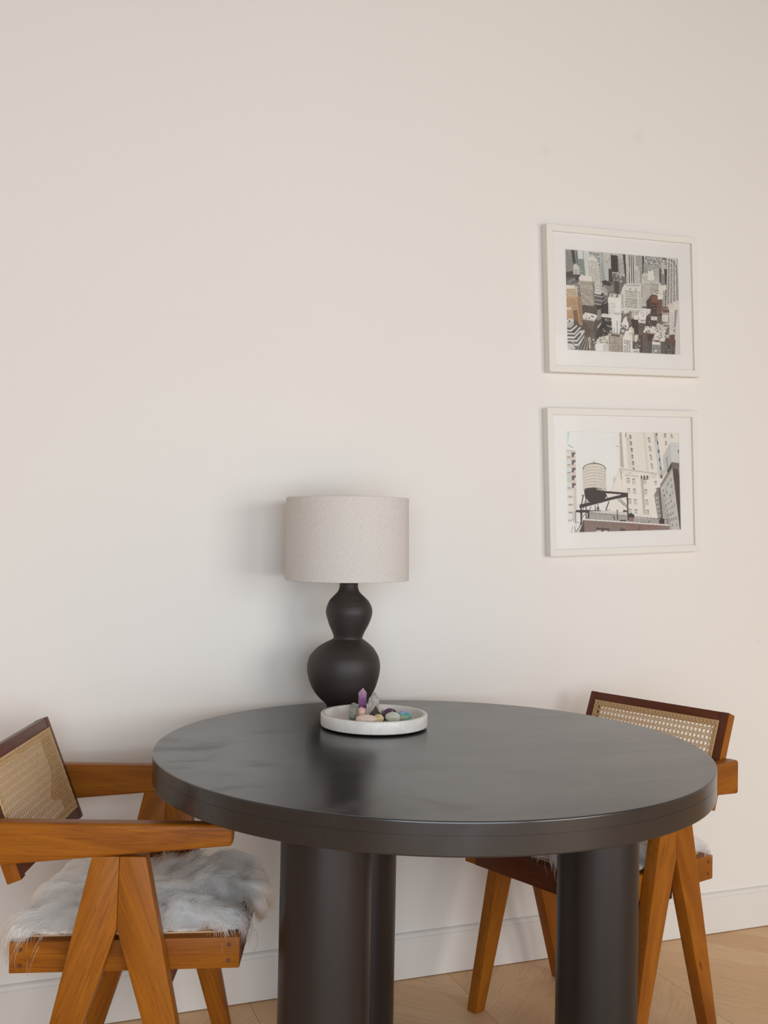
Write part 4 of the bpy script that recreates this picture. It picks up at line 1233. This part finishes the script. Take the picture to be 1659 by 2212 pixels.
    # roof deck
    R.P([(410, 1065), (540, 1062), (1140, 1120), (1145, 1160), (410, 1090)], (206, 198, 190), 4); R.P([(410, 1090), (1230, 1160), (1345, 1170), (1345, 1240), (350, 1180)], (176, 168, 160), 6); R.P([(880, 1100), (1140, 1125), (1140, 1160), (890, 1150)], (224, 217, 208), 3)
    for k in range(46): R.L((420 + k * 18, 1095 + k * 1.55), (420 + k * 18, 1172 + k * 1.55), 3, (126, 114, 108))
    R.L((412, 1094), (1340, 1172), 6, (84, 72, 70)); R.L((600, 1070), (655, 1054), 6, (120, 108, 102)); R.P([(410, 1064), (540, 1062), (545, 1074), (412, 1082)], (110, 92, 88))
    R.L((735, 1060), (741, 1186), 12, (84, 66, 64)); R.L((690, 1130), (706, 1186), 12, (92, 76, 74)); R.Rr(768, 1176, 838, 1194, (84, 70, 68)); R.P([(800, 1072), (820, 1058), (848, 1066), (858, 1088), (806, 1086)], (92, 74, 72))
    R.P([(868, 1110), (900, 1094), (940, 1120), (938, 1160), (874, 1160)], (62, 48, 48)); R.P([(868, 1150), (942, 1150), (925, 1200), (880, 1196)], (150, 112, 96)); R.P([(1238, 1180), (1262, 1150), (1300, 1170), (1302, 1225), (1238, 1222)], (62, 48, 48)); R.L((1110, 1210), (1124, 1180), 8, (70, 58, 56)); R.L((1020, 1205), (1110, 1212), 6, (96, 84, 80)); R.L((1334, 1165), (1340, 1232), 8, (80, 68, 66))
    # brick parapet
    R.P([(345, 1180), (1365, 1244), (1365, 1345), (280, 1345)], (140, 110, 98), 12); R.P([(850, 1212), (1250, 1238), (1250, 1345), (860, 1345)], (146, 100, 88), 12)
    R.L((345, 1174), (1362, 1240), 15, (226, 218, 209)); R.P([(300, 1320), (350, 1186), (352, 1345), (280, 1345)], (84, 62, 60)); R.P([(488, 1270), (640, 1280), (640, 1345), (486, 1345)], (84, 68, 62)); R.Rr(490, 1302, 545, 1345, (206, 204, 200)); R.Rr(572, 1304, 620, 1345, (206, 204, 200)); R.Rr(768, 1282, 830, 1310, (84, 66, 62)); R.Rr(960, 1294, 1030, 1312, (100, 78, 74)); R.L((1000, 1226), (1002, 1300), 6, (96, 76, 70))
    # left pipes
    R.P([(215, 1075), (250, 1070), (250, 1205), (218, 1200)], (206, 202, 200)); R.L((250, 1076), (250, 1205), 7, (96, 80, 80)); R.L((225, 1080), (225, 1330), 6, (140, 128, 126)); R.P([(170, 1220), (215, 1180), (262, 1260), (240, 1330), (165, 1330)], (226, 222, 218), 3); R.L((250, 1205), (300, 1215), 5, (96, 80, 80)); R.L((262, 1320), (345, 1180), 10, (110, 92, 88)); R.L((240, 1250), (250, 1330), 8, (110, 96, 94)); R.L((210, 1330), (216, 1250), 5, (110, 96, 94))
    # tank
    R.P([(337, 575), (350, 545), (410, 512), (470, 505), (535, 512), (590, 545), (608, 580), (612, 832), (345, 832)], (218, 205, 188), 4)
    R.P([(345, 552), (470, 484), (600, 552), (540, 520), (470, 508), (400, 520)], (206, 192, 176), 4); R.L((472, 455), (472, 490), 4, (206, 198, 188))
    tx = np.linspace(-1, 1, 19)
    arc = lambda yc, d, w, col: [R.L((474 + 135 * tx[i], yc - d * math.sqrt(1 - tx[i] ** 2)), (474 + 135 * tx[i + 1], yc - d * math.sqrt(1 - tx[i + 1] ** 2)), w, col) for i in range(18)]
    arc(585, 74, 10, (96, 82, 74))
    for k in range(1, 9): arc(585 + k * 30, 68 - k * 5, 4, (142, 126, 114))
    R.W([(350, 590), (598, 590), (606, 800), (350, 800)], 16, 1, (206, 192, 174), 0.08, 1.0, 0)
    # steel stand
    R.P([(352, 830), (380, 806), (470, 796), (540, 812), (590, 838), (618, 890), (600, 920), (470, 985), (400, 960), (360, 900)], DK, 3)
    R.P([(500, 810), (570, 826), (560, 834), (500, 822)], (176, 176, 172), 0)
    R.P([(540, 832), (868, 858), (866, 906), (830, 880), (580, 862)], DK, 3); R.P([(298, 1000), (740, 890), (866, 862), (866, 904), (700, 935), (300, 1044)], DK, 3)
    for p_, q_, w in (((371, 830), (374, 1165), 13), ((318, 1020), (316, 1240), 18), ((856, 880), (866, 1190), 16), ((478, 1000), (480, 1066), 10), ((510, 990), (514, 1066), 8), ((640, 960), (602, 1068), 12), ((740, 934), (852, 1030), 7), ((765, 930), (856, 1012), 7), ((318, 1170), (364, 1105), 8),
                     ((345, 880), (320, 1010), 12), ((328, 880), (345, 920), 8), ((600, 890), (624, 915), 8), ((258, 1078), (412, 1078), 30), ((385, 1100), (435, 1020), 8), ((390, 960), (420, 975), 6), ((360, 960), (300, 1260), 6), ((400, 1060), (402, 1165), 20)):
        R.L(p_, q_, w, DK)
    for k in range(7): R.L((360 + k * 38, 806 - 8 * math.sin(k * 0.52)), (368 + k * 38, 824 - 8 * math.sin(k * 0.52)), 7, (84, 70, 66))
    R.Rr(498, 1026, 524, 1060, (84, 68, 66)); R.L((540, 980), (600, 980), 3, (196, 186, 176)); R.L((560, 985), (560, 1060), 3, (196, 186, 176)); R.L((590, 985), (590, 1050), 3, (196, 186, 176))
    return R


INK_GAIN = 1.12


def framed_picture(label, x, z, w, h, tilt, paint):
    root = thing('framed_picture', label, 'picture', (x, 0, z), 0, 'white framed photographs on the wall')
    root.rotation_euler = (0, -tilt, 0)
    rw, d0, d1 = 0.0192, -0.030, -0.001
    bm = bmesh.new()
    W2, H2 = w / 2, h / 2
    sides = [((-W2, -H2), (W2, -H2), (W2 - rw, -H2 + rw), (-W2 + rw, -H2 + rw)), ((W2, -H2), (W2, H2), (W2 - rw, H2 - rw), (W2 - rw, -H2 + rw)),
             ((W2, H2), (-W2, H2), (-W2 + rw, H2 - rw), (W2 - rw, H2 - rw)), ((-W2, H2), (-W2, -H2), (-W2 + rw, -H2 + rw), (-W2 + rw, H2 - rw))]
    for s in sides:
        b2 = prism(s, (0, d0, 0), (1, 0, 0), (0, 0, 1), (0, 1, 0), d1 - d0, 0.0006, 1)
        me = bpy.data.meshes.new('tmp')
        b2.to_mesh(me)
        b2.free()
        bm.from_mesh(me)
        bpy.data.meshes.remove(me)
    from_bm('frame', bm, M_FRAME, root, angle=25)
    # mat board with its opening
    pw, ph = 0.1935, 0.1442
    bm = bmesh.new()
    ow, oh = W2 - rw + 0.001, H2 - rw + 0.001
    V = lambda a, b_, c: bm.verts.new((a, c, b_))
    fo = [V(-ow, -oh, -0.022), V(ow, -oh, -0.022), V(ow, oh, -0.022), V(-ow, oh, -0.022)]
    fi = [V(-pw, -ph, -0.022), V(pw, -ph, -0.022), V(pw, ph, -0.022), V(-pw, ph, -0.022)]
    bi = [V(-pw + 0.0012, -ph + 0.0012, -0.0205), V(pw - 0.0012, -ph + 0.0012, -0.0205), V(pw - 0.0012, ph - 0.0012, -0.0205), V(-pw + 0.0012, ph - 0.0012, -0.0205)]
    bo = [V(-ow, -oh, -0.0205), V(ow, -oh, -0.0205), V(ow, oh, -0.0205), V(-ow, oh, -0.0205)]
    for A, B in ((fo, fi), (fi, bi), (bi, bo), (bo, fo)):
        for k in range(4):
            bm.faces.new((A[k], A[(k + 1) % 4], B[(k + 1) % 4], B[k]))
    from_bm('mat_board', bm, M_MAT, root, smooth=False)
    # print
    R = paint()
    ny, nx = R.X.shape
    px = np.linspace(-pw, pw, nx)
    pz = np.linspace(ph, -ph, ny)
    xs, zs_ = np.meshgrid(px, pz)
    co = np.stack([xs, np.full_like(xs, -0.0200), zs_], -1).reshape(-1, 3)
    i, j = np.meshgrid(np.arange(ny - 1), np.arange(nx - 1), indexing='ij')
    a = i * nx + j
    fc = np.stack([a, a + nx, a + nx + 1, a + 1], -1).reshape(-1, 4)
    me = bpy.data.meshes.new('photo_print')
    me.from_pydata(co.tolist(), [], fc.tolist())
    lum = R.C @ np.array([0.3, 0.59, 0.11])
    c = np.clip((lum[..., None] + 0.62 * (R.C - lum[..., None])) * 0.96 + 7, 0, 255) * np.array([1.0, 0.995, 0.98]) / 255.0
    c = np.where(c <= 0.04045, c / 12.92, ((c + 0.055) / 1.055) ** 2.4) * INK_GAIN
    c = np.clip(c, 0, 0.86).reshape(-1, 3)
    at = me.attributes.new('ink', 'FLOAT_COLOR', 'POINT')
    at.data.foreach_set('color', np.concatenate([c, np.ones((len(c), 1))], 1).reshape(-1).astype(np.float32))
    link('photo_print', me, M_PRINT, root)
    from_bm('backing_board', box(-ow, ow, -0.0195, -0.003, -oh, oh), M_MAT, root, smooth=False)
    from_bm('glass_pane', box(-ow, ow, -0.0262, -0.0245, -oh, oh), M_GLASS, root, smooth=False)
    return root


framed_picture('white framed photograph of a dense city of skyscrapers, the upper picture', 1.6791, 1.8688, 0.5146, 0.4189, 0.0441, paint_city)
framed_picture('white framed photograph of a rooftop water tank, the lower picture', 1.6899, 1.3473, 0.5121, 0.4193, 0.0429, paint_tank)
